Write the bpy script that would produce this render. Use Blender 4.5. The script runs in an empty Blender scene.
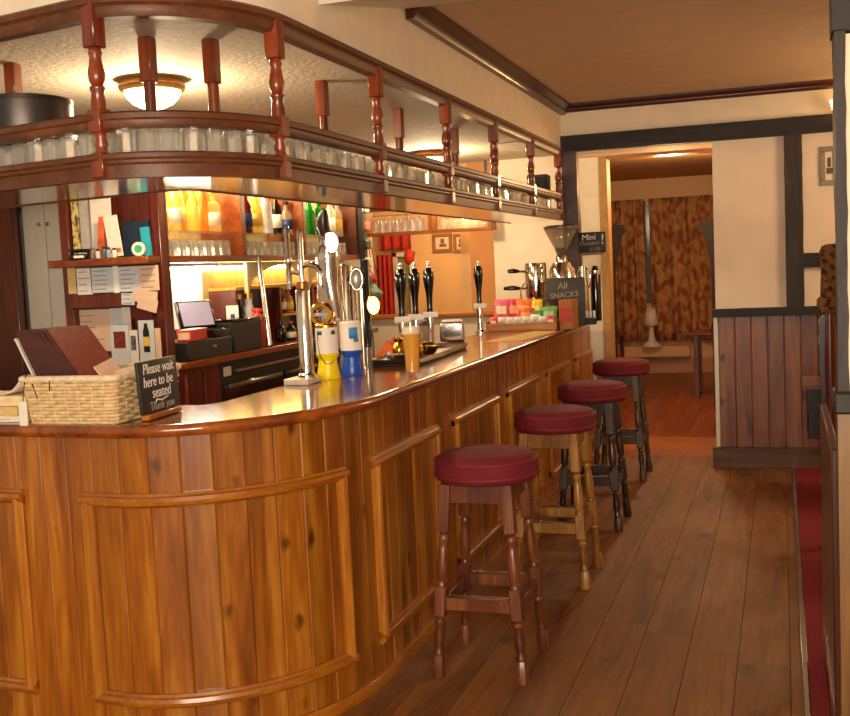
import bpy, bmesh, math, random
from mathutils import Vector, Matrix
random.seed(7)
SC = bpy.context.scene
COL = SC.collection
PI = math.pi

# ------------------------------------------------------------------ camera, world, lights, exposure
EYE = Vector((0.0, 0.0, 1.55))
FPX = 1068.16                       # focal length in pixels of an 850 px wide picture
YAW, PITCH, ROLL = 0.324868383, 0.083446322, -0.046076511

def camera_axes():
    f = Vector((-math.sin(YAW)*math.cos(PITCH), math.cos(YAW)*math.cos(PITCH), -math.sin(PITCH)))
    r = Vector((math.cos(YAW), math.sin(YAW), 0))
    u = r.cross(f)
    c, s = math.cos(ROLL), math.sin(ROLL)
    return c*r + s*u, -s*r + c*u, f
AX_R, AX_U, AX_F = camera_axes()
cam_data = bpy.data.cameras.new('camera')
cam_data.sensor_fit = 'HORIZONTAL'
cam_data.sensor_width = 36.0
cam_data.lens = FPX/850*36.0
cam_data.clip_start = 0.05
cam = bpy.data.objects.new('camera', cam_data)
COL.objects.link(cam)
cam.matrix_world = Matrix(((AX_R.x, AX_U.x, -AX_F.x, EYE.x), (AX_R.y, AX_U.y, -AX_F.y, EYE.y),
                           (AX_R.z, AX_U.z, -AX_F.z, EYE.z), (0, 0, 0, 1)))
SC.camera = cam

SC.view_settings.view_transform = 'Standard'
SC.view_settings.look = 'None'
SC.view_settings.gamma = 1.0
SC.view_settings.use_curve_mapping = False
SC.view_settings.exposure = 0.45
SC.cycles.transparent_max_bounces = 40

world = bpy.data.worlds.new('world')
SC.world = world
world.use_nodes = True
world.node_tree.nodes['Background'].inputs[0].default_value = (1.0, 0.80, 0.58, 1)
world.node_tree.nodes['Background'].inputs[1].default_value = 0.38

def light(name, kind, loc, power, color, size=0.1, size_y=None, target=None):
    d = bpy.data.lights.new(name, kind)
    d.energy = power
    d.color = color
    if kind == 'AREA':
        d.size = size
        if size_y:
            d.shape = 'RECTANGLE'; d.size_y = size_y
    elif kind in ('POINT', 'SPOT'):
        d.shadow_soft_size = size
    o = bpy.data.objects.new(name, d)
    COL.objects.link(o)
    o.location = loc
    if target is not None:
        o.rotation_euler = (Vector(target) - Vector(loc)).to_track_quat('-Z', 'Y').to_euler()
    return o
WARM = (1.0, 0.72, 0.42)
# the room behind the camera: a broad area light added for soft ambient light, and the camera's own flash
light('rear_ambient_light', 'AREA', (0.2, -2.2, 1.6), 150, (1.0, 0.84, 0.66), 2.6, 1.4, (-0.6, 5, 1.75))
light('camera_flash', 'POINT', (0.06, -0.02, 1.63), 74, (1.0, 0.88, 0.72), 0.04)
light('room_lamp', 'POINT', (1.3, 6.9, 2.1), 34, WARM, 0.3)
light('far_room_lamp', 'POINT', (-0.9, 11.0, 2.4), 52, (1.0, 0.70, 0.42), 0.15)
light('threshold_fill', 'POINT', (-0.85, 8.95, 2.2), 26, (1.0, 0.55, 0.22), 0.1)  # added without a fitting, to brighten the threshold in orange
light('servery_room_lamp', 'POINT', (-2.9, 9.6, 2.3), 30, (1.0, 0.72, 0.42), 0.15)

# ------------------------------------------------------------------ placing things
def ray(px, py):
    return AX_F + AX_R*((px-425)/FPX) - AX_U*((py-358)/FPX)
def at_z(px, py, z):
    d = ray(px, py); return EYE + d*((z-EYE.z)/d.z)
def at_x(px, py, x):
    d = ray(px, py); return EYE + d*(x/d.x)
def at_y(px, py, y):
    d = ray(px, py); return EYE + d*(y/d.y)

# ------------------------------------------------------------------ materials
def hexc(h):
    v = [int(h[i:i+2], 16)/255 for i in (0, 2, 4)]
    return tuple(c/12.92 if c <= .04045 else ((c+.055)/1.055)**2.4 for c in v) + (1,)
MATS = {}
def base_mat(name):
    m = bpy.data.materials.new(name); m.use_nodes = True
    nt = m.node_tree
    return m, nt, nt.nodes['Principled BSDF']
def ramp(nt, stops):
    r = nt.nodes.new('ShaderNodeValToRGB')
    e = r.color_ramp.elements
    while len(e) < len(stops): e.new(0.5)
    for el, (p, c) in zip(e, stops):
        el.position = p; el.color = c
    return r
def plain(name, col, rough=0.5, metal=0.0, bump=0.0, vary=0.12, scale=30, coat=0.0, emit=None, es=0.0, spec=0.5):
    if name in MATS: return MATS[name]
    m, nt, b = base_mat(name)
    c = hexc(col) if isinstance(col, str) else col
    tc = nt.nodes.new('ShaderNodeTexCoord')
    n = nt.nodes.new('ShaderNodeTexNoise'); n.inputs['Scale'].default_value = scale; n.inputs['Detail'].default_value = 5
    nt.links.new(tc.outputs['Object'], n.inputs['Vector'])
    lo = tuple(x*(1-vary) for x in c[:3])+(1,); hi = tuple(min(1, x*(1+vary)) for x in c[:3])+(1,)
    r = ramp(nt, [(0.3, lo), (0.7, hi)])
    nt.links.new(n.outputs['Fac'], r.inputs[0]); nt.links.new(r.outputs[0], b.inputs['Base Color'])
    b.inputs['Roughness'].default_value = rough; b.inputs['Metallic'].default_value = metal
    b.inputs['Coat Weight'].default_value = coat; b.inputs['Specular IOR Level'].default_value = spec
    if bump:
        bp = nt.nodes.new('ShaderNodeBump'); bp.inputs['Strength'].default_value = bump; bp.inputs['Distance'].default_value = 0.01
        nt.links.new(n.outputs['Fac'], bp.inputs['Height']); nt.links.new(bp.outputs[0], b.inputs['Normal'])
    if emit:
        b.inputs['Emission Color'].default_value = hexc(emit); b.inputs['Emission Strength'].default_value = es
    MATS[name] = m
    return m
def wood(name, dark, mid, lite, axis='z', rough=0.32, coat=0.3, knots=0.0, tint=0.35, scale=9.0, wear=0.0):
    if name in MATS: return MATS[name]
    m, nt, b = base_mat(name)
    L = nt.links.new
    tc = nt.nodes.new('ShaderNodeTexCoord'); geo = nt.nodes.new('ShaderNodeNewGeometry')
    off = nt.nodes.new('ShaderNodeVectorMath'); off.operation = 'SCALE'; off.inputs[0].default_value = (13, 7, 29)
    L(geo.outputs['Random Per Island'], off.inputs['Scale'])
    add = nt.nodes.new('ShaderNodeVectorMath'); add.operation = 'ADD'
    L(tc.outputs['Object'], add.inputs[0]); L(off.outputs[0], add.inputs[1])
    mp = nt.nodes.new('ShaderNodeMapping')
    mp.inputs['Scale'].default_value = {'x': (.09, 1, 1), 'y': (1, .09, 1), 'z': (1, 1, .09)}[axis]
    L(add.outputs[0], mp.inputs[0])
    n = nt.nodes.new('ShaderNodeTexNoise'); n.inputs['Scale'].default_value = scale; n.inputs['Detail'].default_value = 7
    n.inputs['Roughness'].default_value = 0.6; n.inputs['Distortion'].default_value = 0.9
    L(mp.outputs[0], n.inputs['Vector'])
    n2 = nt.nodes.new('ShaderNodeTexNoise'); n2.inputs['Scale'].default_value = scale*7; n2.inputs['Detail'].default_value = 3
    L(mp.outputs[0], n2.inputs['Vector'])
    mx = nt.nodes.new('ShaderNodeMath'); mx.operation = 'MULTIPLY_ADD'; mx.inputs[1].default_value = 0.35
    sub = nt.nodes.new('ShaderNodeMath'); sub.operation = 'SUBTRACT'; sub.inputs[1].default_value = 0.5
    L(n2.outputs['Fac'], sub.inputs[0]); L(sub.outputs[0], mx.inputs[0]); L(n.outputs['Fac'], mx.inputs[2])
    r = ramp(nt, [(0.3, hexc(dark)), (0.5, hexc(mid)), (0.7, hexc(lite))])
    L(mx.outputs[0], r.inputs[0])
    col = r.outputs[0]
    if tint:
        hs = nt.nodes.new('ShaderNodeHueSaturation')
        mr = nt.nodes.new('ShaderNodeMapRange'); mr.inputs[3].default_value = 1-tint; mr.inputs[4].default_value = 1+tint*.8
        L(geo.outputs['Random Per Island'], mr.inputs[0]); L(mr.outputs[0], hs.inputs['Value']); L(col, hs.inputs['Color'])
        col = hs.outputs[0]
    if knots:
        mp2 = nt.nodes.new('ShaderNodeMapping')
        mp2.inputs['Scale'].default_value = {'x': (.6, 1, 1), 'y': (1, .6, 1), 'z': (1, 1, .6)}[axis]
        L(add.outputs[0], mp2.inputs[0])
        v = nt.nodes.new('ShaderNodeTexVoronoi'); v.inputs['Scale'].default_value = knots
        wn = nt.nodes.new('ShaderNodeTexNoise'); wn.inputs['Scale'].default_value = 22; L(mp2.outputs[0], wn.inputs['Vector'])
        ws = nt.nodes.new('ShaderNodeVectorMath'); ws.operation = 'MULTIPLY_ADD'; ws.inputs[1].default_value = (.035, .035, .035)
        L(wn.outputs['Color'], ws.inputs[0]); L(mp2.outputs[0], ws.inputs[2])
        L(ws.outputs[0], v.inputs['Vector'])
        kr = ramp(nt, [(0.06, (1, 1, 1, 1)), (0.16, (0, 0, 0, 1))])
        L(v.outputs['Distance'], kr.inputs[0])
        mix = nt.nodes.new('ShaderNodeMixRGB'); mix.inputs[2].default_value = tuple(x*.45 for x in hexc(dark)[:3])+(1,)
        L(kr.outputs[0], mix.inputs[0]); L(col, mix.inputs[1]); col = mix.outputs[0]
    if wear:
        n3 = nt.nodes.new('ShaderNodeTexNoise'); n3.inputs['Scale'].default_value = 1.6; n3.inputs['Detail'].default_value = 6
        L(tc.outputs['Object'], n3.inputs['Vector'])
        wr = ramp(nt, [(0.42, (0, 0, 0, 1)), (0.68, (wear, wear, wear, 1))])
        L(n3.outputs['Fac'], wr.inputs[0])
        mix = nt.nodes.new('ShaderNodeMixRGB'); mix.inputs[2].default_value = hexc('86664a')
        L(wr.outputs[0], mix.inputs[0]); L(col, mix.inputs[1]); col = mix.outputs[0]
        rr = nt.nodes.new('ShaderNodeMapRange'); rr.inputs[3].default_value = rough; rr.inputs[4].default_value = min(1, rough+.3)
        L(n3.outputs['Fac'], rr.inputs[0]); L(rr.outputs[0], b.inputs['Roughness'])
    else:
        b.inputs['Roughness'].default_value = rough
    L(col, b.inputs['Base Color'])
    b.inputs['Coat Weight'].default_value = coat; b.inputs['Coat Roughness'].default_value = 0.15
    bp = nt.nodes.new('ShaderNodeBump'); bp.inputs['Strength'].default_value = 0.12; bp.inputs['Distance'].default_value = 0.004
    L(mx.outputs[0], bp.inputs['Height']); L(bp.outputs[0], b.inputs['Normal'])
    MATS[name] = m
    return m
def thin_glass(name, col=(1, 1, 1, 1), edge=0.6, rough=0.03, haze=0.10, base=0.06):
    """clear glass wall: mostly see-through, mirror-like towards its edges, a little haze"""
    if name in MATS: return MATS[name]
    m = bpy.data.materials.new(name); m.use_nodes = True
    nt = m.node_tree; nt.nodes.clear(); L = nt.links.new
    out = nt.nodes.new('ShaderNodeOutputMaterial')
    t = nt.nodes.new('ShaderNodeBsdfTransparent'); t.inputs[0].default_value = col
    d = nt.nodes.new('ShaderNodeBsdfDiffuse'); d.inputs[0].default_value = (.9, .88, .82, 1)
    tl = nt.nodes.new('ShaderNodeBsdfTranslucent'); tl.inputs[0].default_value = (.9, .88, .82, 1)
    g = nt.nodes.new('ShaderNodeBsdfGlossy'); g.inputs['Roughness'].default_value = rough
    lw = nt.nodes.new('ShaderNodeLayerWeight'); lw.inputs[0].default_value = 0.3
    pw = nt.nodes.new('ShaderNodeMath'); pw.operation = 'POWER'; pw.inputs[1].default_value = 1.5
    ml = nt.nodes.new('ShaderNodeMath'); ml.operation = 'MULTIPLY_ADD'; ml.inputs[1].default_value = edge; ml.inputs[2].default_value = base
    L(lw.outputs['Facing'], pw.inputs[0]); L(pw.outputs[0], ml.inputs[0])
    mh = nt.nodes.new('ShaderNodeMixShader'); mh.inputs[0].default_value = .5
    L(d.outputs[0], mh.inputs[1]); L(tl.outputs[0], mh.inputs[2])
    m0 = nt.nodes.new('ShaderNodeMixShader'); m0.inputs[0].default_value = haze
    L(t.outputs[0], m0.inputs[1]); L(mh.outputs[0], m0.inputs[2])
    mx = nt.nodes.new('ShaderNodeMixShader')
    L(ml.outputs[0], mx.inputs[0]); L(m0.outputs[0], mx.inputs[1]); L(g.outputs[0], mx.inputs[2]); L(mx.outputs[0], out.inputs[0])
    MATS[name] = m
    return m
def liquid(name, col, trans=0.6):
    """coloured glass or drink: light passes and scatters"""
    if name in MATS: return MATS[name]
    m = bpy.data.materials.new(name); m.use_nodes = True
    nt = m.node_tree; nt.nodes.clear(); L = nt.links.new
    c = hexc(col)
    out = nt.nodes.new('ShaderNodeOutputMaterial')
    t = nt.nodes.new('ShaderNodeBsdfTransparent'); t.inputs[0].default_value = c
    tl = nt.nodes.new('ShaderNodeBsdfTranslucent'); tl.inputs[0].default_value = c
    df = nt.nodes.new('ShaderNodeBsdfDiffuse'); df.inputs[0].default_value = c
    g = nt.nodes.new('ShaderNodeBsdfGlossy'); g.inputs['Roughness'].default_value = 0.05
    lw = nt.nodes.new('ShaderNodeLayerWeight'); lw.inputs[0].default_value = 0.3
    pw = nt.nodes.new('ShaderNodeMath'); pw.operation = 'MULTIPLY_ADD'; pw.inputs[1].default_value = 0.35; pw.inputs[2].default_value = 0.03
    L(lw.outputs['Facing'], pw.inputs[0])
    m0 = nt.nodes.new('ShaderNodeMixShader'); m0.inputs[0].default_value = .5
    m1 = nt.nodes.new('ShaderNodeMixShader'); m1.inputs[0].default_value = 1-trans
    m2 = nt.nodes.new('ShaderNodeMixShader')
    L(tl.outputs[0], m0.inputs[1]); L(df.outputs[0], m0.inputs[2])
    L(t.outputs[0], m1.inputs[1]); L(m0.outputs[0], m1.inputs[2])
    L(pw.outputs[0], m2.inputs[0]); L(m1.outputs[0], m2.inputs[1]); L(g.outputs[0], m2.inputs[2]); L(m2.outputs[0], out.inputs[0])
    MATS[name] = m
    return m
def glow(name, col, strength):
    if name in MATS: return MATS[name]
    m, nt, b = base_mat(name)
    b.inputs['Base Color'].default_value = hexc(col)
    b.inputs['Emission Color'].default_value = hexc(col); b.inputs['Emission Strength'].default_value = strength
    MATS[name] = m
    return m
def patterned(name, c1, c2, scale, rough=0.85, mapping=(1, 1, 1)):
    if name in MATS: return MATS[name]
    m, nt, b = base_mat(name); L = nt.links.new
    tc = nt.nodes.new('ShaderNodeTexCoord')
    mp = nt.nodes.new('ShaderNodeMapping'); mp.inputs['Scale'].default_value = mapping
    L(tc.outputs['Object'], mp.inputs[0])
    n = nt.nodes.new('ShaderNodeTexNoise'); n.inputs['Scale'].default_value = scale*.35; n.inputs['Detail'].default_value = 4
    L(mp.outputs[0], n.inputs['Vector'])
    n.inputs['Scale'].default_value = scale*.6; n.inputs['Detail'].default_value = 6
    r = ramp(nt, [(0.40, hexc(c1)), (0.56, hexc(c2))])
    L(n.outputs['Fac'], r.inputs[0]); L(r.outputs[0], b.inputs['Base Color'])
    b.inputs['Roughness'].default_value = rough
    MATS[name] = m
    return m

PINE = wood('varnished pine', '703808', '955510', 'b57826', 'z', 0.3, 0.25, knots=6.5, tint=0.26)
PINE_X = wood('varnished pine moulding', '87480f', '9c5a12', 'b0711e', 'y', 0.28, 0.4, tint=0.1)
PINE_V = wood('varnished pine stile', '8a4a10', 'aa6818', 'c4882e', 'z', 0.28, 0.4, tint=0.1)
BARTOP = wood('polished bar top', '5a2508', '8a4312', 'a55c1c', 'y', 0.13, 0.6, tint=0.0, scale=5)
CANOPY = wood('canopy wood', '4a240e', '5e3112', '74411a', 'y', 0.5, 0.05, tint=0.0)
UNDER = wood('glossy canopy underside', '7a4a1c', '96602a', 'a87438', 'y', 0.1, 0.8, tint=0.0, scale=4)
POST = wood('post wood', '4f1a08', '7a2f10', '96481c', 'z', 0.28, 0.4, tint=0.12)
MAHOG = wood('mahogany', '35100a', '591c0e', '712a14', 'z', 0.3, 0.3, tint=0.15)
SHELFW = wood('shelf wood', '5a2208', '7f3a10', '97501c', 'y', 0.3, 0.3, tint=0.1)
GOLDW = wood('golden back panel', 'a08a50', 'b39c62', 'c2ab72', 'z', 0.35, 0.3, tint=0.1)
BLACKB = wood('black timber', '140c0a', '20150f', '33241e', 'y', 0.6, 0.0, tint=0.1)
BLACKV = wood('black timber upright', '1a110c', '30221a', '4a382c', 'z', 0.6, 0.0, tint=0.1)
TRIMW = wood('dark trim', '2c0f08', '441a0d', '5a2814', 'y', 0.35, 0.2, tint=0.1)
TRIMX = wood('dark trim across', '2c0f08', '441a0d', '5a2814', 'x', 0.35, 0.2, tint=0.1)
WAINS = wood('wainscot pine', '4a2210', '75401f', '8c5530', 'z', 0.4, 0.15, knots=6.0, tint=0.2)
FLOORW = wood('worn floorboards', '583313', '7d4b1c', '946129', 'y', 0.5, 0.0, knots=3.0, tint=0.16, wear=0.55)
STOOL_A = wood('stool brown wood', '3a1a0c', '643018', '84502c', 'z', 0.35, 0.3, tint=0.1)
STOOL_B = wood('stool pale wood', '5c3410', '93601f', 'b08238', 'z', 0.35, 0.3, tint=0.1)
STOOL_C = wood('stool dark wood', '1a0e0a', '33211a', '4c382c', 'z', 0.35, 0.3, tint=0.1)
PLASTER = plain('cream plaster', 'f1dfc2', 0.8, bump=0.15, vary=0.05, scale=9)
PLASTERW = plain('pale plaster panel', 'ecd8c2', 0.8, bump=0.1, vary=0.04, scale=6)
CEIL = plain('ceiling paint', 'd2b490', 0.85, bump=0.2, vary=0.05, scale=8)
BARCEIL = plain('textured bar ceiling', 'cdbca4', 0.8, bump=0.8, vary=0.06, scale=40)
TAN = plain('tan wall paint', 'd6b07a', 0.8, vary=0.05, scale=5)
WHITEW = plain('white gloss paint', 'dcd4c4', 0.4, vary=0.04)
CHROME = plain('chrome', 'e6e2dc', 0.08, 1.0, vary=0.02)
STEEL = plain('brushed steel', 'b8b4ac', 0.25, 1.0, vary=0.1)
BRASS = plain('brass', 'd2a040', 0.2, 1.0, vary=0.1)
BLACKG = plain('black gloss', '0a0808', 0.12, vary=0.1, coat=0.5)
BLACKM = plain('black matt', '17130f', 0.5, vary=0.2)
VELVET = plain('red velvet', '680b1c', 0.85, vary=0.18, scale=14, bump=0.08)
VELVET_EDGE = plain('red velvet band', '72101c', 0.7, vary=0.2, scale=20)
CARPET = plain('red carpet', '7e0f1c', 0.95, vary=0.25, scale=90, bump=0.3)
PAPER = plain('white paper', 'e9e2d4', 0.8, vary=0.05)
PAPERB = plain('bluish paper', 'cfd2d4', 0.8, vary=0.06)
PAPERP = plain('pink paper', 'e2bfa4', 0.8, vary=0.06)
CHALK = plain('chalk white', 'efeae0', 0.9, vary=0.05)
CHALK2 = plain('faded chalk', 'a09488', 0.9, vary=0.2)
SLATE = plain('chalkboard black', '1b1411', 0.55, vary=0.25)
SLATE2 = plain('chalkboard grey', '35302c', 0.6, vary=0.2)
LEATHER = plain('brown leather', '4a2018', 0.45, vary=0.25, scale=40, bump=0.2)
LEATHER_R = plain('red brown leather', '7a2a18', 0.4, vary=0.15, scale=40, bump=0.15)
GLASS = thin_glass('clear glass', (0.985, 0.98, 0.96, 1), 0.85, .06, .16, .15)
GLASS2 = thin_glass('tumbler glass', (0.985, 0.98, 0.95, 1), 0.85, .06, .16, .15)

# ------------------------------------------------------------------ mesh helpers
class MB:
    def __init__(self): self.bm = bmesh.new()
    def _add(self, geom_verts, M):
        if M is not None: bmesh.ops.transform(self.bm, matrix=M, verts=geom_verts)
    def box(self, x0, x1, y0, y1, z0, z1, bevel=0.0, M=None, seg=1):
        vs = [self.bm.verts.new(p) for p in ((x0,y0,z0),(x1,y0,z0),(x1,y1,z0),(x0,y1,z0),(x0,y0,z1),(x1,y0,z1),(x1,y1,z1),(x0,y1,z1))]
        fs = [self.bm.faces.new([vs[i] for i in q]) for q in ((3,2,1,0),(4,5,6,7),(0,1,5,4),(1,2,6,5),(2,3,7,6),(3,0,4,7))]
        if M is not None: bmesh.ops.transform(self.bm, matrix=M, verts=vs)
        if bevel:
            es = list({e for f in fs for e in f.edges})
            bmesh.ops.bevel(self.bm, geom=es, offset=bevel, segments=seg, affect='EDGES', profile=0.5)
        return self
    def lathe(self, prof, loc=(0,0,0), seg=20, M=None, sx=1.0, sy=1.0):
        T = Matrix.Translation(loc) @ (M if M is not None else Matrix.Identity(4))
        rings = []
        for r, z in prof:
            if r < 1e-6: rings.append([self.bm.verts.new(T @ Vector((0,0,z)))])
            else: rings.append([self.bm.verts.new(T @ Vector((r*sx*math.cos(2*PI*k/seg), r*sy*math.sin(2*PI*k/seg), z))) for k in range(seg)])
        for a, b in zip(rings, rings[1:]):
            for k in range(seg):
                k2 = (k+1) % seg
                if len(a) == 1 and len(b) == 1: break
                if len(a) == 1: self.bm.faces.new((a[0], b[k2], b[k]))
                elif len(b) == 1: self.bm.faces.new((a[k], a[k2], b[0]))
                else: self.bm.faces.new((a[k], a[k2], b[k2], b[k]))
        return self
    def cyl(self, p0, p1, r0, r1=None, seg=14):
        p0, p1 = Vector(p0), Vector(p1); r1 = r0 if r1 is None else r1
        d = p1-p0; Q = d.to_track_quat('Z', 'Y').to_matrix().to_4x4()
        return self.lathe([(0,0),(r0,0),(r1,d.length),(0,d.length)], p0, seg, Q)
    def turned(self, p0, p1, prof, seg=12):
        """prof: (t 0..1, radius) along a leaning axis"""
        p0, p1 = Vector(p0), Vector(p1); d = p1-p0
        Q = d.to_track_quat('Z', 'Y').to_matrix().to_4x4()
        return self.lathe([(0,prof[0][0]*d.length)]+[(r, t*d.length) for t, r in prof]+[(0,prof[-1][0]*d.length)], p0, seg, Q)
    def bar(self, p0, p1, w, h, bevel=0.0, up=(0,0,1)):
        """square bar from p0 to p1; its cross-section keeps its sides square to the axes"""
        p0, p1 = Vector(p0), Vector(p1); d = (p1-p0); L = d.length; d.normalize()
        s = d.cross(Vector(up))
        if s.length < 1e-4: s = d.cross(Vector((0,1,0)))
        s.normalize(); u = s.cross(d)
        M = Matrix(((s.x,d.x,u.x,p0.x),(s.y,d.y,u.y,p0.y),(s.z,d.z,u.z,p0.z),(0,0,0,1)))
        return self.box(-w/2, w/2, 0, L, -h/2, h/2, bevel, M)
    def tube(self, pts, r, seg=8):
        pts = [Vector(p) for p in pts]
        rings = []
        for i, p in enumerate(pts):
            d = (pts[min(i+1, len(pts)-1)]-pts[max(i-1, 0)]).normalized()
            a = d.orthogonal().normalized() if i == 0 else (prev - d*prev.dot(d)).normalized()
            prev = a; b = d.cross(a)
            rr = r[i] if isinstance(r, (list, tuple)) else r
            rings.append([self.bm.verts.new(p+(a*math.cos(2*PI*k/seg)+b*math.sin(2*PI*k/seg))*rr) for k in range(seg)])
        for a, b in zip(rings, rings[1:]):
            for k in range(seg): self.bm.faces.new((a[k], a[(k+1)%seg], b[(k+1)%seg], b[k]))
        self.bm.faces.new(rings[0][::-1]); self.bm.faces.new(rings[-1])
        return self
    def prism(self, poly, z0, z1, M=None):
        a = [self.bm.verts.new((x,y,z0)) for x,y in poly]; b = [self.bm.verts.new((x,y,z1)) for x,y in poly]
        n = len(poly)
        self.bm.faces.new(a[::-1]); self.bm.faces.new(b)
        for i in range(n): self.bm.faces.new((a[i], a[(i+1)%n], b[(i+1)%n], b[i]))
        if M is not None: bmesh.ops.transform(self.bm, matrix=M, verts=a+b)
        return self
    def sweep(self, path, prof, cap=True):
        """path: [(point2, normal2)] ; prof: closed [(offset along normal, z)]"""
        rings = [[self.bm.verts.new((p[0]+n[0]*o, p[1]+n[1]*o, z)) for o, z in prof] for p, n in path]
        m = len(prof)
        for a, b in zip(rings, rings[1:]):
            for k in range(m): self.bm.faces.new((a[k], a[(k+1)%m], b[(k+1)%m], b[k]))
        if cap: self.bm.faces.new(rings[0][::-1]); self.bm.faces.new(rings[-1])
        return self
    def grid(self, fn, nu, nv):
        vs = [[self.bm.verts.new(fn(i/nu, j/nv)) for j in range(nv+1)] for i in range(nu+1)]
        for i in range(nu):
            for j in range(nv): self.bm.faces.new((vs[i][j], vs[i+1][j], vs[i+1][j+1], vs[i][j+1]))
        return self
    def ball(self, c, r, sx=1, sy=1, sz=1, seg=14, M=None):
        n = 8
        prof = [(math.sin(PI*i/n)*r, -math.cos(PI*i/n)*r*sz) for i in range(n+1)]
        prof[0] = (0, -r*sz); prof[-1] = (0, r*sz)
        return self.lathe(prof, c, seg, M, sx, sy)
    def build(self, name, mat, parent=None, world=False, smooth=40, solid=0.0):
        bmesh.ops.recalc_face_normals(self.bm, faces=self.bm.faces)
        if world and parent is not None: self.bm.transform(chain(parent).inverted())
        me = bpy.data.meshes.new(name); self.bm.to_mesh(me); self.bm.free()
        me.materials.append(mat)
        if smooth:
            for p in me.polygons: p.use_smooth = True
            me.set_sharp_from_angle(angle=math.radians(smooth))
        o = bpy.data.objects.new(name, me); COL.objects.link(o)
        if parent is not None: o.parent = parent
        if solid:
            s = o.modifiers.new('thickness', 'SOLIDIFY'); s.thickness = solid; s.offset = 0
        return o
def chain(o):
    M = o.matrix_basis.copy()
    while o.parent is not None:
        o = o.parent; M = o.matrix_basis @ M
    return M
def tag(o, label=None, cat=None, group=None, kind=None):
    if label: o['label'] = label
    if cat: o['category'] = cat
    if group: o['group'] = group
    if kind: o['kind'] = kind
    return o
def thing(name, label, cat, loc=(0,0,0), rz=0.0, group=None, rot=None):
    o = bpy.data.objects.new(name, None); COL.objects.link(o)
    o.empty_display_size = 0.05
    o.location = loc; o.rotation_euler = rot if rot else (0, 0, rz)
    return tag(o, label, cat, group)
def struct(o): o['kind'] = 'structure'; return o
def copy_tree(o, parent=None):
    kids = list(o.children)
    c = o.copy(); COL.objects.link(c)
    if parent is not None: c.parent = parent
    for k in kids: copy_tree(k, c)
    return c
def dup(o, loc, label, rz=None, group=None):
    c = copy_tree(o); c.location = loc
    if rz is not None: c.rotation_euler = (0, 0, rz)
    c['label'] = label
    if group: c['group'] = group
    return c
def writing(name, text, size, mat, parent, M, shear=0.0, space=1.0, thick=0.0006):
    cu = bpy.data.curves.new(name, 'FONT'); cu.body = text; cu.size = size; cu.extrude = thick
    cu.shear = shear; cu.space_character = space; cu.align_x = 'CENTER'; cu.align_y = 'CENTER'; cu.resolution_u = 4
    tmp = bpy.data.objects.new('tmp', cu); COL.objects.link(tmp)
    dg = bpy.context.evaluated_depsgraph_get()
    me = bpy.data.meshes.new_from_object(tmp.evaluated_get(dg))
    bpy.data.objects.remove(tmp)
    me.name = name; me.transform(M); me.materials.clear(); me.materials.append(mat)
    o = bpy.data.objects.new(name, me); COL.objects.link(o); o.parent = parent
    return o
UPRIGHT = Matrix.Rotation(PI/2, 4, 'X')      # text lying in xy -> standing in xz, facing -y

# ------------------------------------------------------------------ plan curves (bar and canopy share one bend)
def bend(x_line, cy, a, b, y_far, x_left, slope, n=26):
    cx = x_line-a
    out = [((x_line, y_far), (1, 0))]
    for i in range(n+1):
        t = PI/2*i/n
        nx, ny = math.cos(t)/a, -math.sin(t)/b
        l = math.hypot(nx, ny)
        out.append(((cx+a*math.cos(t), cy-b*math.sin(t)), (nx/l, ny/l)))
    yb = cy-b; l = math.hypot(slope, 1)
    out.append(((cx-0.06, yb+slope*0.06), (-slope/l, -1/l)))
    out.append(((x_left, yb+slope*(cx-x_left)), (-slope/l, -1/l)))
    return out
class Path:
    def __init__(self, pts):
        self.p = pts; self.s = [0.0]
        for a, b in zip(pts, pts[1:]): self.s.append(self.s[-1]+math.dist(a[0], b[0]))
        self.len = self.s[-1]
    def at(self, s):
        s = min(max(s, 0), self.len)
        for i in range(len(self.p)-1):
            if s <= self.s[i+1] or i == len(self.p)-2:
                t = (s-self.s[i])/max(1e-9, self.s[i+1]-self.s[i])
                (ax, ay), (anx, any_) = self.p[i]; (bx, by), (bnx, bny) = self.p[i+1]
                nx, ny = anx+(bnx-anx)*t, any_+(bny-any_)*t; l = math.hypot(nx, ny)
                return (ax+(bx-ax)*t, ay+(by-ay)*t), (nx/l, ny/l)
    def cut(self, s0, s1, step=0.03):
        n = max(1, int(abs(s1-s0)/step)); return [self.at(s0+(s1-s0)*i/n) for i in range(n+1)]
    def near(self, x, y):
        return min((math.dist(self.at(k*self.len/2000)[0], (x, y)), k*self.len/2000) for k in range(2001))[1]
    def off(self, d): return [(p[0]+n[0]*d, p[1]+n[1]*d) for p, n in self.p]
YB = 8.5                                     # wall behind the servery and left of the doorway
BAR = Path(bend(-1.455, 3.72, 0.605, 0.785, 8.42, -4.9, 0.06))
CAN = Path(bend(-1.55, 3.30, 0.40, 0.51, 8.03, -4.9, 0.2))
CAN_IN = Path(bend(-1.97, 3.43, 0.07, 0.09, 8.03, -4.9, 0.2, 8))

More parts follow.
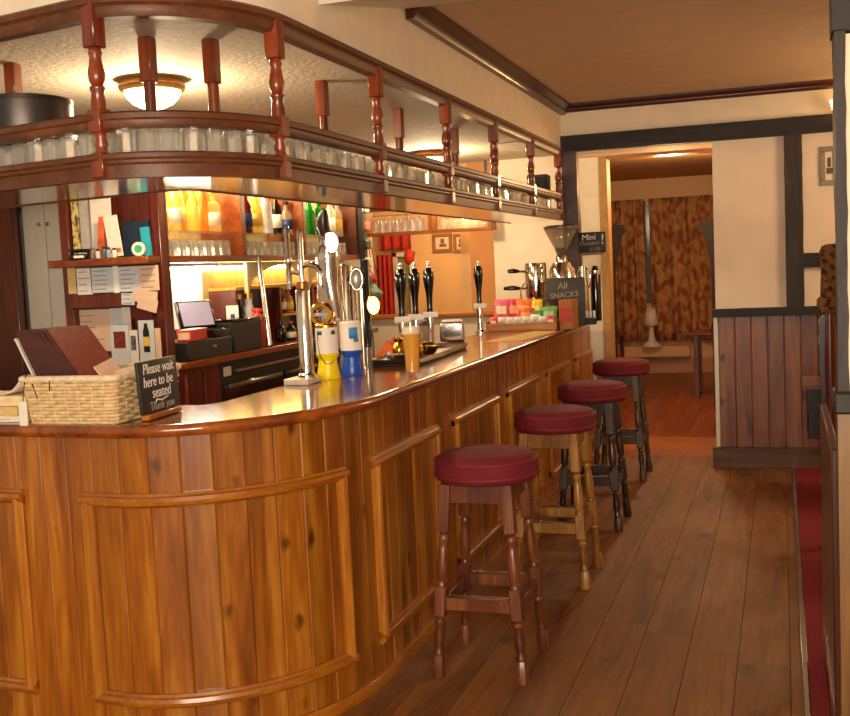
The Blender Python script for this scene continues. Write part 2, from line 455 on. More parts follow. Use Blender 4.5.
# ------------------------------------------------------------------ the room
fl = MB()
for k in range(-20, 12):
    x0 = -0.375+k*0.19
    y = -2.6 - (k*0.83 % 1.7)
    while y < 8.5:
        y2 = min(y+3.4+(k*0.37 % 0.9), 8.5)
        fl.box(x0+.0012, x0+.1888, max(y, -2.6)+.001, y2-.001, -0.03, 0.0); y = y2
struct(fl.build('floor', FLOORW, smooth=0))
struct(MB().box(-5, 2.6, -2.6, 8.5, -0.06, -0.031).build('floor_underlay', BLACKM, smooth=0))
struct(MB().box(0.065, 2.2, 3.0, 7.96, 0.0, 0.012).build('floor_carpet', CARPET, smooth=0))
tag(MB().box(0.045, 0.068, 3.0, 7.96, 0.0, 0.016, bevel=.004).build('trim_1', STEEL), kind='structure')
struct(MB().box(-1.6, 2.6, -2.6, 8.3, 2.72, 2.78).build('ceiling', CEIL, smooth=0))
# wedge-shaped beam casing under the ceiling
bmw = MB()
pr = [(3.6, 2.505), (4.6, 2.70), (4.6, 2.72), (3.6, 2.72)]
bmw.prism([(p[0], p[1]) for p in pr], -1.55, 2.6, Matrix(((0,0,1,0),(1,0,0,0),(0,1,0,0),(0,0,0,1))))
struct(bmw.build('ceiling_beam', WHITEW, smooth=0))
# plaster face above the bar (bulkhead) and the lower ceiling behind it
pts = CAN.cut(0, CAN.len, .05)
struct(MB().sweep(pts, [(0, 2.36), (0, 2.72), (-.05, 2.72), (-.05, 2.36)]).build('wall_bulkhead', PLASTER))
poly = [p for p, n in [((q[0]-m[0]*.02, q[1]-m[1]*.02), m) for q, m in pts]]
poly += [(-5, poly[-1][1]), (-5, YB), (poly[0][0], YB)]
struct(MB().prism(poly, 2.395, 2.45).build('ceiling_bar', BARCEIL, smooth=0))
struct(MB().sweep(pts, [(-.03, 2.335), (.012, 2.335), (.02, 2.35), (.02, 2.366), (.03, 2.375), (.03, 2.392), (.014, 2.402), (-.03, 2.402)]).build('trim_2', CANOPY))
crown = [(0, 0), (.035, .0), (.05, .018), (.05, .03), (.085, .055), (.085, .075), (0, .075)]
struct(MB().sweep([((-1.55, 4.55), (1, 0)), ((-1.55, 8.05), (1, 0))], [(o, 2.645+z) for o, z in crown]).build('trim_3', TRIMW))
struct(MB().sweep([((-1.55, 8.05), (0, -1)), ((2.6, 8.05), (0, -1))], [(o*.7, 2.66+z*.8) for o, z in crown]).build('trim_4', TRIMX))
# header over the doorway, right-hand panel wall, dark timbers
Y8 = 8.05
struct(MB().box(-1.6, 2.6, Y8, YB, 2.36, 2.78).build('wall_header', PLASTER, smooth=0))
struct(MB().box(-0.462, 2.6, Y8, YB, 1.13, 2.36).build('wall_back_right', PLASTERW, smooth=0))
struct(MB().box(-0.462, 2.6, Y8+.012, YB, 0, 1.13).build('wall_back_right_dado', WHITEW, smooth=0))
def rough_beam(x0, x1, y0, y1, z0, z1, axis, mat, name):
    """hewn timber: a box whose long faces are slightly uneven"""
    m = MB(); n = 14; rnd = random.Random(x0*31+z0*7)
    rings = []
    for i in range(n+1):
        t = i/n; j = [rnd.uniform(-.002, .002) for _ in range(8)]
        if axis == 'x':
            x = x0+(x1-x0)*t
            r = [(x, y0+j[0], z0+j[1]), (x, y1, z0+j[2]), (x, y1, z1+j[3]), (x, y0+j[4], z1+j[5])]
        else:
            z = z0+(z1-z0)*t
            r = [(x0+j[0], y0+j[1], z), (x1+j[2], y0+j[3], z), (x1+j[4], y1, z), (x0+j[5], y1, z)]
        rings.append([m.bm.verts.new(p) for p in r])
    for a, b in zip(rings, rings[1:]):
        for k in range(4): m.bm.faces.new((a[k], a[(k+1)%4], b[(k+1)%4], b[k]))
    m.bm.faces.new(rings[0][::-1]); m.bm.faces.new(rings[-1])
    return struct(m.build(name, mat, smooth=0))
rough_beam(-1.56, 2.6, 7.99, 8.06, 2.365, 2.485, 'x', wood('black timber across', '110a08', '1d120e', '2e201a', 'x', .6, 0.0, tint=.1), 'trim_5')
rough_beam(0.028, 0.148, 8.0, 8.06, 1.155, 2.37, 'z', BLACKV, 'trim_6')
rough_beam(0.148, 2.6, 8.01, 8.06, 1.435, 1.535, 'x', BLACKB, 'trim_7')
rough_beam(-0.485, 2.6, 7.98, 8.06, 1.10, 1.16, 'x', MATS['black timber across'], 'trim_8')
rough_beam(-1.55, -1.435, 7.99, 8.1, 1.1, 2.37, 'z', wood('brown timber post', '2a1610', '40241a', '553424', 'z', .45, .1, tint=.1), 'trim_9')
wp = MB()
x = -0.445
while x < 2.5:
    wp.prism([(x+.001, 8.075), (x+.001, 8.036), (x+.006, 8.03), (x+.107, 8.03), (x+.112, 8.036), (x+.112, 8.075)], 0.15, 1.10); x += 0.113
struct(wp.build('wall_back_wainscot', WAINS, smooth=0))
struct(MB().box(-0.478, -0.448, 8.02, 8.1, 0.14, 1.10, bevel=.003).build('trim_10', WHITEW))
struct(MB().box(-0.50, 2.6, 7.97, 8.06, 0, 0.15, bevel=.004).build('baseboard_back', wood('skirting', '3c2414', '5a3a22', '6c4a30', 'x', .5, .05, tint=.1), smooth=0))
# wall left of the doorway with the servery opening, and its jamb
xj = at_y(606, 250, YB).x
wl = MB()
xo0, xo1 = -3.35, at_y(494, 250, YB).x
zs = at_y(460, 313, YB).z
wl.box(xo1, xj, YB, YB+.16, 0, 2.4); wl.box(xo0, xo1, YB, YB+.16, 0, zs-.03); wl.box(-5, xo0, YB, YB+.16, 0, 2.4)
struct(wl.build('wall_back_left', PLASTER, smooth=0))
struct(MB().box(xo0, xo1, YB-.06, YB+.2, zs-.03, zs, bevel=.006).build('windowsill_servery', wood('servery ledge', '8a4a14', 'b0661f', 'c47a2c', 'x', .3, .3, tint=0), smooth=0))
struct(MB().box(xj-.04, xj+.025, YB-.012, YB+.17, 0, 2.38, bevel=.004).build('door_1_frame', plain('ochre gloss jamb', 'b98d4c', .6), smooth=0))
struct(MB().box(xj, -0.46, YB+.0, YB+.17, 2.34, 2.40).build('door_1_head', plain('ochre gloss head', 'a8773c', .35), smooth=0))
struct(MB().box(2.3, 2.35, 3.19, Y8, 0, 2.72).build('wall_right', PLASTER, smooth=0))
struct(MB().box(-5.0, -4.95, 2.0, YB, 0, 2.42).build('wall_left', PLASTER, smooth=0))

# ---- room beyond the doorway
YF = 14.6
struct(MB().box(-5, 2.6, 8.5, 9.35, -0.05, 0.0).build('floor_threshold', wood('threshold boards', '8a4c14', 'ac6820', 'be7a2c', 'x', .35, .2, tint=.1), smooth=0))  # board colour also holds the orange light falling in the doorway
ff = MB()
for k in range(40): ff.box(-4+k*.16+.001, -4+k*.16+.159, 9.35, YF, -0.05, 0.0)
struct(ff.build('floor_far', wood('far floorboards', '5a2810', '7e3d18', '924c20', 'y', .35, .15, tint=.12), smooth=0))
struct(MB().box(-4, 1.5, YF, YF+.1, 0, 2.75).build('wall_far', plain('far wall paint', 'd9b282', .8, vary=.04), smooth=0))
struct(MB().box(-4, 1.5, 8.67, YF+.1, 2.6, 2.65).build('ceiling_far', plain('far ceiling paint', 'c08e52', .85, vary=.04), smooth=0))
struct(MB().box(1.45, 1.5, 8.6, YF, 0, 2.6).build('wall_far_right', MATS['far wall paint'], smooth=0))
struct(MB().box(-3.2, -3.13, 10.75, YF, 0, 2.6).build('wall_far_left', MATS['far wall paint'], smooth=0))
struct(MB().box(-2.5, 1.4, YF-.03, YF, 0, .2, bevel=.005).build('baseboard_far', plain('far skirting', 'b98c64', .5), smooth=0))
CURT = patterned('floral curtain', '8a4a2a', 'b98850', 26, .9, (1, .3, .5))
def curtain(x0, x1, z0, z1, y, label):
    m = MB(); nu = 70
    ph = x0*7
    m.grid(lambda u, v: (x0+(x1-x0)*u, y+.045*math.sin(u*(x1-x0)*30+ph)*(0.55+.45*(1-v))+.012*math.sin(u*61+v*3), z0+(z1-z0)*v), nu, 10)
    return tag(m.build('curtain', CURT, solid=.006, smooth=60), label, 'curtain')
zc1, zc0 = at_y(660, 198, YF-.12).z, at_y(660, 341, YF-.12).z
curtain(at_y(604, 250, YF-.12).x, at_y(645, 250, YF-.12).x, zc0, zc1, YF-.12, 'floral ochre curtain left of the grey gap in the far room')
curtain(at_y(650, 250, YF-.12).x, at_y(740, 250, YF-.12).x, zc0, zc1, YF-.12, 'floral ochre curtain right of the grey gap in the far room')
xw = at_y(648, 250, YF).x
w1 = MB().box(xw-.42, xw+.72, YF-.03, YF+.02, .95, 2.3).build('window_1', plain('dusk window pane', '6e706c', .15), smooth=0); struct(w1)
struct(MB().box(at_y(621, 345, YF-.15).x, at_y(690, 345, YF-.15).x, YF-.2, YF, at_y(655, 357, YF-.15).z, at_y(655, 346, YF-.15).z, bevel=.01).build('windowsill_far', plain('far sill paint', 'd8ab74', .5), smooth=0))
lc = thing('table_lamp', 'pale slender lamp standing on the far sill between the curtains', 'lamp', (at_y(652, 343, YF-.22).x, YF-.24, at_y(655, 346, YF-.2).z))
MB().lathe([(0,0),(.13,0),(.12,.03),(.05,.08),(.03,.2),(.03,.3),(0,.3)]).build('lamp_base', WHITEW, lc)
MB().lathe([(.10,.28),(.055,.50)]).build('lamp_shade', WHITEW, lc, solid=.004)
PEWW = wood('dark pew wood', '120806', '1e0f0a', '2c1710', 'z', .5, 0, tint=.1)
# high-backed pews either side of the far room's aisle
def pew(x_end, side, y, label):
    t = thing('pew', label, 'pew', (x_end, y, 0))
    s = side
    # shaped end board in the xz plane seen from the bar: tall back, curved wing, arm, seat
    prof = [(0, 0), (.55, 0), (.55, .48), (.50, .75), (.12, .80), (.06, 1.1), (.02, 1.35), (-.13, 1.80), (-.16, 1.86), (0.10, 1.86), (.14, 1.3), (.2, .85)]
    prof = [(0, 0), (.60, 0), (.60, 1.90), (-.10, 1.90), (-.12, 1.84), (-.08, 1.80), (-.03, 1.62), (0.0, 1.42), (0.0, .9), (-.02, .82), (-.02, .78), (0, .76)]
    poly = [(px*s, pz) for px, pz in prof]
    MB().prism(poly, -.03, .03, Matrix(((1,0,0,0),(0,0,-1,0),(0,1,0,0),(0,0,0,1)))).build('end_board', PEWW, t, smooth=0)
    MB().box(min(.02*s, 1.2*s), max(.02*s, 1.2*s), .03, .06, .3, 1.85).build('backrest', PEWW, t, smooth=0)
    MB().box(min(.02*s, 1.2*s), max(.02*s, 1.2*s), .06, .5, .40, .45).build('seat', MAHOG, t, smooth=0)
pew(at_y(616, 300, 11.0).x, -1, 11.0, 'dark high-backed pew on the left of the far room aisle')
pew(at_y(712, 300, 11.0).x, 1, 11.0, 'dark high-backed pew on the right of the far room aisle')
def far_table(px, y, s, label):
    x = at_y(px, 340, y).x; z = 0.72
    t = thing('dining_table', label, 'table', (x, y, 0))
    MB().box(min(0, .7*s), max(0, .7*s), -.3, .3, z-.03, z, bevel=.006).build('table_top', MAHOG, t)
    for dx in (.06, .6):
        for dy in (-.24, .24): MB().box(dx*s-.025, dx*s+.025, dy-.025, dy+.025, 0, z-.03, bevel=.004).build('leg', MAHOG, t)
far_table(624, 12.2, -1, 'dark wooden table beside the left pew in the far room')
far_table(692, 12.2, 1, 'dark wooden table beside the right pew in the far room')

# ---- room seen through the servery opening
YS = 10.6
struct(MB().box(-6, -2.37, YS, YS+.08, 0, 2.6).build('wall_servery', TAN, smooth=0))
struct(MB().box(-6, -2.37, YB+.16, YS, 2.5, 2.55).build('ceiling_servery', TAN, smooth=0))
struct(MB().box(-6, -2.62, YB+.16, YS, -0.05, 0).build('floor_servery', MATS['far floorboards'], smooth=0))
xs = at_y(484, 270, 9.4).x
struct(MB().box(xs, xs+.08, YB+.18, YS, 0, 2.55).build('wall_servery_right', plain('tan wall side', 'dcb27a', .8, vary=.04), smooth=0))
struct(MB().box(xs-.02, xs, 9.0, 9.1, 0, 2.5).build('trim_11', plain('tan trim', 'e0b880', .5), smooth=0))
def picture(name, px0, py0, px1, py1, y, label, frame_mat, seed, face=-1):
    a, b = at_y(px0, py1, y), at_y(px1, py0, y)
    w, h = b.x-a.x, b.z-a.z
    t = thing(name, label, 'picture', (a.x, y, a.z))
    f = MB(); k = .035 if w > .12 else .02
    f.box(0, w, -.02, -.001, 0, k, .004); f.box(0, w, -.02, -.001, h-k, h, .004); f.box(0, k, -.02, -.001, k, h-k, .004); f.box(w-k, w, -.02, -.001, k, h-k, .004)
    f.build('frame', frame_mat, t)
    MB().box(k*.8, w-k*.8, -.008, -.002, k*.8, h-k*.8).build('mount', PAPERP if seed else PAPER, t, smooth=0)
    g = MB()
    g.box(w*.35, w*.7, -.0115, -.0085, h*.3, h*.45); g.box(w*.42, w*.6, -.0115, -.0085, h*.47, h*.72)
    g.build('print', plain('picture print', '6a5a3a', .8, vary=.4, scale=25), t, smooth=0)
    return t
PFR = plain('thin picture frame', '8a6030', .4)
picture('framed_picture', 433, 233, 452, 253, YS, 'small framed picture on the tan wall, left of the pair', PFR, 1)
picture('framed_picture', 454, 233, 467, 253, YS, 'small framed picture on the tan wall, right of the pair', PFR, 1)
picture('framed_picture', 820, 146, 838, 186, Y8, 'grey framed picture high on the cream wall past the black upright', plain('grey frame', '8a8478', .4), 0)
# red hangings and white glazed door of that room
RED = plain('red hanging', 'a82a14', .8, vary=.15, scale=12)
a, b = at_y(378, 292, YS-.16), at_y(414, 234, YS-.16)
def wavy(name, x0, x1, z0, z1, y, mat, label, cat):
    m = MB(); m.grid(lambda u, v: (x0+(x1-x0)*u, y+.025*math.sin(u*22), z0+(z1-z0)*v), 30, 6)
    return tag(m.build(name, mat, solid=.006, smooth=60), label, cat)
dr = MB(); xa, xb = at_y(394, 270, YS).x, at_y(413, 270, YS).x
za = at_y(404, 252, YS).z
dr.box(xa, xa+.06, YS-.07, YS-.001, 0, za, .005); dr.box(xb-.02, xb+.03, YS-.07, YS-.001, 0, za, .005); dr.box(xa, xb+.03, YS-.07, YS-.001, za-.05, za, .005)
d2 = dr.build('door_2', WHITEW); struct(d2)
struct(MB().box(xa+.06, xb-.02, YS-.03, YS-.01, 0, za-.05).build('door_2_pane', plain('green grey glass', '8a8458', .2), smooth=0))
wavy('red_curtain', a.x, at_y(393, 270, YS-.16).x, a.z-.35, za-.02, YS-.16, RED, 'red curtain hanging beyond the servery, left of the glazed door', 'curtain')
wavy('red_valance', xa-.12, xb+.02, za+.02, za+.30, YS-.09, RED, 'red valance hanging above the glazed door beyond the servery', 'valance')
p = at_y(409, 257, YS-.3)
ln = thing('red_lantern', 'small red lantern hanging in front of the glazed door beyond the servery', 'lantern', p)
MB().ball((0,0,0), .055, sz=1.5).build('shade', RED, ln); MB().cyl((0,0,.09), (0,0,2.5-p.z), .004).build('cord', BLACKM, ln)

# ------------------------------------------------------------------ the bar counter
bar = thing('bar_counter', 'long varnished pine bar counter with a rounded near corner', 'bar counter', (-1.9, 4.0, 0))
fp = MB()
n = int(BAR.len/0.1045)
for i in range(n):
    s0, s1 = BAR.len*i/n, BAR.len*(i+1)/n
    A, B, Mid = BAR.at(s0), BAR.at(s1), BAR.at((s0+s1)/2)
    nx, ny = Mid[1]; tx, ty = B[0][0]-A[0][0], B[0][1]-A[0][1]; L = math.hypot(tx, ty); tx, ty = tx/L, ty/L
    def q(p, t, o): return (p[0]+tx*t+nx*o, p[1]+ty*t+ny*o)
    fp.prism([q(A[0], .0008, -.03), q(A[0], .0008, -.004), q(A[0], .005, 0), q(B[0], -.005, 0), q(B[0], -.0008, -.004), q(B[0], -.0008, -.03)], 0.015, 1.062)
fp.build('front_panel', PINE, bar, world=True, smooth=0)
MB().sweep(BAR.cut(0, BAR.len), [(-.05, .0), (-.024, .0), (-.024, 1.058), (-.05, 1.058)]).build('carcass', BLACKM, bar, world=True)
MB().sweep(BAR.cut(0, BAR.len), [(-.02, 0), (.022, 0), (.022, .028), (.012, .04), (-.02, .04)]).build('plinth', PINE_X, bar, world=True)
MB().box(-1.99, -1.45, 8.40, 8.425, 0, 1.058).build('end_panel', PINE, bar, world=True, smooth=0)
front = [(p[0]+n_[0]*.012, p[1]+n_[1]*.012) for p, n_ in BAR.cut(0, BAR.len)]
top = front + [(-4.9, 3.55), (-2.02, 3.42), (-1.985, 3.5), (-1.965, 8.42)]
MB().prism(top, 1.058, 1.09).build('bar_top', BARTOP, bar, world=True, smooth=0)
nose = [(.008, 1.052), (.034, 1.052), (.043, 1.060), (.046, 1.072), (.043, 1.084), (.034, 1.091), (.02, 1.0925), (.008, 1.091)]
MB().sweep(BAR.cut(0, BAR.len, .02), nose).build('nosing', BARTOP, bar, world=True)
MB().box(-1.99, -1.955, 3.45, 8.4, 0.0, 1.057).build('back_panel', MAHOG, bar, world=True, smooth=0)
MB().box(-4.9, -2.0, 3.435, 3.46, 0.0, 1.057).build('back_panel', MAHOG, bar, world=True, smooth=0)
hm = [(0, 0), (.012, 0), (.016, .006), (.026, .010), (.030, .022), (.026, .034), (.016, .038), (.012, .046), (0, .046)]
def frame(s0, s1, z0, z1):
    for zz in (z0, z1-.046):
        MB().sweep(BAR.cut(s0, s1), [(o, zz+z) for o, z in hm]).build('moulding_rail', PINE_X, bar, world=True, smooth=35)
    for sa, sgn in ((s0, 1), (s1, -1)):
        prof = []
        for o, z in hm:
            p, n_ = BAR.at(sa+sgn*z)
            prof.append((p[0]+n_[0]*o, p[1]+n_[1]*o))
        MB().prism(prof, z0+.02, z1-.02).build('moulding_stile', PINE_V, bar, world=True, smooth=35)
for ya, yb in ((3.64, 4.42), (4.67, 5.47), (5.70, 6.50), (6.74, 7.48), (7.77, 8.38)):
    frame(BAR.near(-1.455, yb), BAR.near(-1.455, ya), .15, .865)
frame(BAR.near(-1.49, 3.46), BAR.near(-2.21, 2.94), .15, .865)
frame(BAR.near(-2.455, 2.96), BAR.near(-3.2, 3.0), .15, .865)
frame(BAR.near(-3.45, 3.02), BAR.near(-4.2, 3.07), .15, .865)

# ------------------------------------------------------------------ the canopy over the bar
can = thing('glass_canopy', 'wooden gallery with turned posts hanging over the bar to hold glasses', 'glass rack', (-1.75, 4.0, 1.86))
ring = CAN.off(-.01) + CAN_IN.off(0)[::-1]
MB().prism(ring, 1.872, 1.90).build('shelf', CANOPY, can, world=True, smooth=0)
MB().prism(CAN.off(-.022) + CAN_IN.off(0)[::-1], 1.866, 1.8715).build('underside', UNDER, can, world=True, smooth=0)
cp = CAN.cut(0, CAN.len, .03)
MB().sweep(cp, [(-.02, 1.862), (.012, 1.862), (.014, 1.90), (.022, 1.906), (.022, 1.914), (.03, 1.92), (.03, 1.932), (.016, 1.938), (-.02, 1.938)]).build('fascia', CANOPY, can, world=True)
MB().sweep(CAN_IN.cut(0, CAN_IN.len, .03), [(0, 1.862), (.012, 1.862), (.012, 1.915), (0, 1.915)]).build('back_fascia', CANOPY, can, world=True)
MB().sweep(cp, [(-.022, 2.01), (.014, 2.01), (.02, 2.02), (.02, 2.032), (.026, 2.037), (.026, 2.052), (.018, 2.058), (-.022, 2.058)]).build('rail', CANOPY, can, world=True)
def post(x, y, turned, rz):
    m = MB(); R = Matrix.Translation((x, y, 0)) @ Matrix.Rotation(rz, 4, 'Z')
    if turned:
        m.box(-.0255, .0255, -.0255, .0255, 2.25, 2.395, .004, R)
        m.lathe([(0,2.256),(.024,2.256),(.018,2.245),(.021,2.235),(.017,2.225),(.021,2.20),(.026,2.175),(.024,2.155),(.017,2.142),(.024,2.135),(.024,2.128),(.019,2.12),(.022,2.09),(.023,2.066),(0,2.066)], (x,y,0), 16)
        m.box(-.026, .026, -.026, .026, 2.0, 2.068, .003, R)
        m.lathe([(0,2.0),(.022,2.0),(.016,1.985),(.022,1.965),(.016,1.95),(.024,1.938),(0,1.938)], (x,y,0), 16)
        m.box(-.026, .026, -.026, .026, 1.866, 1.94, .003, R)
    else:
        m.box(-.024, .024, -.024, .024, 2.24, 2.395, .004, R)
        m.lathe([(0,2.251),(.0205,2.251),(.0205,1.90),(0,1.90)], (x,y,0), 16)
    m.build('post', POST, can, world=True)
s_l = CAN.near(-1.935, 2.80)
outer = [(-1.552, 3.222), (-1.55, 4.134), (-1.55, 5.088), (-1.55, 6.009), (-1.55, 6.959), (-1.55, 7.87)]
for x, y in outer: post(x+.0, y, True, 0)
p, n_ = CAN.at(s_l); post(p[0], p[1], True, -.2)
for x in (-2.93, -3.9):
    p, n_ = CAN.at(CAN.near(x, 2.79+.2*(-1.95-x))); post(p[0], p[1], True, -.2)
for x, y in ((-2.08, 3.305), (-1.912, 3.45), (-1.912, 4.42), (-1.902, 5.39), (-1.895, 6.39), (-1.895, 7.35), (-2.75, 3.43)): post(x, y, False, 0)

# ------------------------------------------------------------------ bar stools
def stool(loc, wood_mat, label, strip_mat, rz=0.0):
    t = thing('bar_stool', label, 'bar stool', loc, rz, 'red-topped stools along the bar')
    R = .198
    MB().lathe([(0,.738),(R-.012,.738),(R,.748),(R+.003,.778),(R,.810),(R-.006,.822),(R-.018,.833),(R*.7,.842),(0,.846)], (.008,0,0), seg=40).build('seat', VELVET, t, smooth=60)
    m = MB(); m.lathe([(R+.001,.752),(R+.006,.757),(R+.006,.764),(R+.001,.769)], (.008,0,0), seg=40); m.lathe([(R-.002,.809),(R+.004,.812),(R+.003,.819),(R-.006,.823)], (.008,0,0), seg=40)
    m.build('piping', VELVET_EDGE, t, smooth=60)
    a = MB()
    for sx, sy, ex, ey in ((-1,-1,1,-1), (1,-1,1,1), (1,1,-1,1), (-1,1,-1,-1)):
        a.bar((.118*sx, .128*sy, .70), (.118*ex, .128*ey, .70), .022, .072, .002)
    a.build('apron', wood_mat, t)
    for sx in (-1, 1):
        for sy in (-1, 1):
            T, B = Vector((.118*sx, .128*sy, .737)), Vector((.166*sx, .186*sy, 0))
            P = lambda z: B + (T-B)*(z/.737)
            m = MB()
            m.bar(P(.737), P(.555), .044, .044, .003, up=(0,1,0))
            m.turned(P(.556), P(.35), [(0,.021),(.05,.015),(.1,.02),(.16,.02),(.2,.015),(.3,.0185),(.6,.0235),(.8,.0205),(.9,.015),(.94,.021),(1,.021)])
            m.bar(P(.352), P(.235), .044, .044, .003, up=(0,1,0))
            m.turned(P(.237), P(.085), [(0,.021),(.08,.015),(.16,.021),(.24,.016),(.5,.0205),(.72,.018),(.84,.014),(.92,.02),(1,.018)])
            m.turned(P(.09), P(0), [(0,.017),(.25,.023),(.75,.0265),(1,.023)], 8)
            m.build('leg', wood_mat, t)
    for sx, sy, ex, ey, strip in ((-1,-1,1,-1,1), (1,1,-1,1,1), (1,-1,1,1,0), (-1,1,-1,-1,0)):
        z = .285 if strip else .275
        f = 1-z/.737
        ax, ay = .118+.048*f, .128+.058*f
        st = MB().bar((ax*sx, ay*sy, z), (ax*ex, ay*ey, z), .024, .052, .003).build('stretcher', wood_mat, t)
        if strip:
            MB().box(-ax+.03, ax-.03, ay*sy-.0145, ay*sy+.0145, z+.0262, z+.031, .002).build('foot_strip', strip_mat, st)
    return t
stool((-1.100, 3.925, 0), STOOL_A, 'nearest red-topped bar stool, brown turned legs, closest to the rounded bar corner', STEEL)
stool((-1.073, 5.115, 0), STOOL_B, 'red-topped bar stool with paler golden legs, second along the bar from the near end', STEEL)
stool((-1.075, 6.215, 0), STOOL_C, 'red-topped bar stool with blackened legs, third along the bar, behind the pale one', STEEL)
stool((-1.108, 7.63, 0), wood('stool grey wood', '2e2018', '4c382a', '66503e', 'z', .4, .2, tint=.1), 'farthest red-topped bar stool with greyish brown legs, by the doorway', STEEL)

# ------------------------------------------------------------------ glasses kept on the canopy
def tumbler_mesh(r0, r1, h, seg=10, foot=.008):
    m = MB()
    m.lathe([(0, 0), (r0*.96, 0), (r0, .004), (r1, h), (r1-.003, h), (r0-.003, foot), (0, foot)], seg=seg)
    return m
gl_short = tumbler_mesh(.036, .034, .112).build('half_pint_glass', GLASS, smooth=0)
gl_tall = tumbler_mesh(.030, .037, .165).build('pint_glass', GLASS, smooth=0)
post_s = sorted([CAN.near(x, y) for x, y in outer] + [s_l])
def bay(s):
    k = sum(1 for v in post_s if s > v)
    return k
bays = ['in the bay by the dark post', 'in the last bay but one', 'in the fourth straight bay', 'in the third straight bay',
        'in the second straight bay', 'in the first straight bay', 'in the curved bay', 'left of the bend']
first = {'s': True, 't': True}
for row, off in enumerate((-.072, -.155)):
    s = .12+row*.04
    while s < CAN.len-.1:
        (x, y), n_ = CAN.at(s)
        x, y = x+n_[0]*off, y+n_[1]*off
        if -1.80 < x < -1.55 and 7.76 < y < 8.0 or (row == 1 and y > 7.75): s += .02; continue
        near_post = row == 0 and any(abs(s-v) < .045 for v in post_s)
        in_drum = math.hypot(x+2.52, y-3.19) < .20
        if not near_post and not in_drum and x > -2.9:
            k = bay(s)
            tall = row == 1 and (k in (1, 2, 5) or (k == 6 and int(s*100) % 3 == 0))
            src = gl_tall if tall else gl_short
            key = 't' if tall else 's'
            if first[key]: o = src; first[key] = False
            else: o = src.copy(); COL.objects.link(o)
            o.location = (x, y, 1.9005); o.rotation_euler = (0, 0, s*5)
            nm = ('taller clear glass in the canopy back row, ' if tall else ('short clear glass in the canopy front row, ' if row == 0 else 'short clear glass in the canopy back row, ')) + bays[min(k, 7)]
            tag(o, nm, 'glass', ('tall glasses ' if tall else 'front glasses ' if row == 0 else 'back glasses ')+bays[min(k, 7)])
            s += (.074 if not tall else .080)*(1.0 if y > 3.3 or x < -1.98 else (1.14 if row == 0 else 1.5))
        else: s += .02
# dark drum and loudspeaker up there
dm = thing('metal_drum', 'dark rounded metal drum standing at the left end of the canopy', 'drum', (-2.52, 3.19, 1.9005))
MB().lathe([(0,0),(.16,0),(.165,.006),(.165,.285),(0,.285)], seg=40).build('body', plain('dark drum metal', '4a423e', .35, .7, vary=.08), dm)
MB().lathe([(0,.2852),(.167,.2852),(.167,.300),(.155,.304),(0,.304)], seg=40).build('lid', plain('dark drum lid', '2a201c', .4, .3), dm)
sp = thing('loudspeaker', 'small black loudspeaker at the far end of the canopy', 'loudspeaker', (-1.70, 7.88, 1.9005))
MB().box(-.075, .075, -.07, .07, 0, .30, .006).build('cabinet', BLACKM, sp)
g = MB().box(-.062, .062, -.076, -.0705, .03, .28, .003).build('grille', plain('speaker cloth', '0e0d0d', .9), sp)

# ------------------------------------------------------------------ ceiling lamps behind the canopy
def dome(x, y, r, label, power):
    t = thing('ceiling_light', label, 'ceiling light', (x, y, 2.395))
    MB().lathe([(0,0),(r*.9,0),(r,-.012),(r*1.04,-.03),(r*.98,-.045),(r*.90,-.05),(r*.88,-.03),(0,-.02)], seg=36).build('rim', plain('lamp rim', 'a8793c', .3, .5), t)
    MB().lathe([(r*.87,-.046),(r*.80,-.075),(r*.62,-.10),(r*.35,-.117),(0,-.122)], seg=36).build('bowl', glow('lit glass bowl', 'ffdf9a', 9.0), t)
    light('lamp_glow', 'POINT', (x, y, 2.395-.19), power, (1, .80, .52), .06)
dome(-2.505, 4.0, .135, 'glowing bowl ceiling lamp above the curved corner of the bar', 24)
dome(-2.41, 7.48, .13, 'glowing bowl ceiling lamp above the far end of the bar', 26)

# ------------------------------------------------------------------ the shelving behind the bar
XB, XF = -3.17, -2.90
bb = thing('back_bar', 'wooden back bar with bottle shelves, brackets and counter', 'shelving', (-3.0, 5.9, 0))
ZC = 1.14
MB().box(XB, -2.80, 4.62, 7.28, ZC-.035, ZC, .004).build('counter_top', SHELFW, bb, world=True)
MB().box(XB, -2.84, 4.62, 5.0, .0, ZC-.035).build('base_cabinet', MAHOG, bb, world=True, smooth=0)
MB().box(XB, -2.84, 6.55, 7.28, 0, ZC-.035).build('base_cabinet', MAHOG, bb, world=True, smooth=0)
for i, (ya, yb) in enumerate(((4.64, 4.80), (4.82, 4.98))):
    d = MB().box(-2.84, -2.82, ya, yb, .12, ZC-.06, .004).build('cupboard_door', MAHOG, bb, world=True)
    MB().ball((-2.81, (yb-.03 if i == 0 else ya+.03), .86), .012).build('knob', STEEL, d, world=True)
lw_ = MB().box(XB-.02, XB, 4.62, 7.28, ZC, 2.2)
lw_.build('back_panel', GOLDW, bb, world=True, smooth=0)
MB().box(XB+.0005, XB+.006, 4.64, 5.44, ZC+.001, 1.635).build('white_back_board', plain('white back board', 'f2ead8', .6, vary=.02), bb, world=True, smooth=0)
for y, w_ in ((4.62, .035), (5.465, .05), (6.30, .04), (7.20, .075)):
    MB().box(XB+.001, XF, y, y+w_, 1.672, 2.19, .003).build('upright', SHELFW if y < 7 else MAHOG, bb, world=True)
MB().box(XB+.001, XF+.008, 4.62, 7.28, 1.637, 1.671, .003).build('shelf', SHELFW, bb, world=True)
MB().box(XB, XF, 4.62, 7.28, 2.19, 2.215, .003).build('top_board', SHELFW, bb, world=True)
MB().box(XF-.02, XF, 4.62, 7.28, 2.11, 2.19, .003).build('valance', SHELFW, bb, world=True)
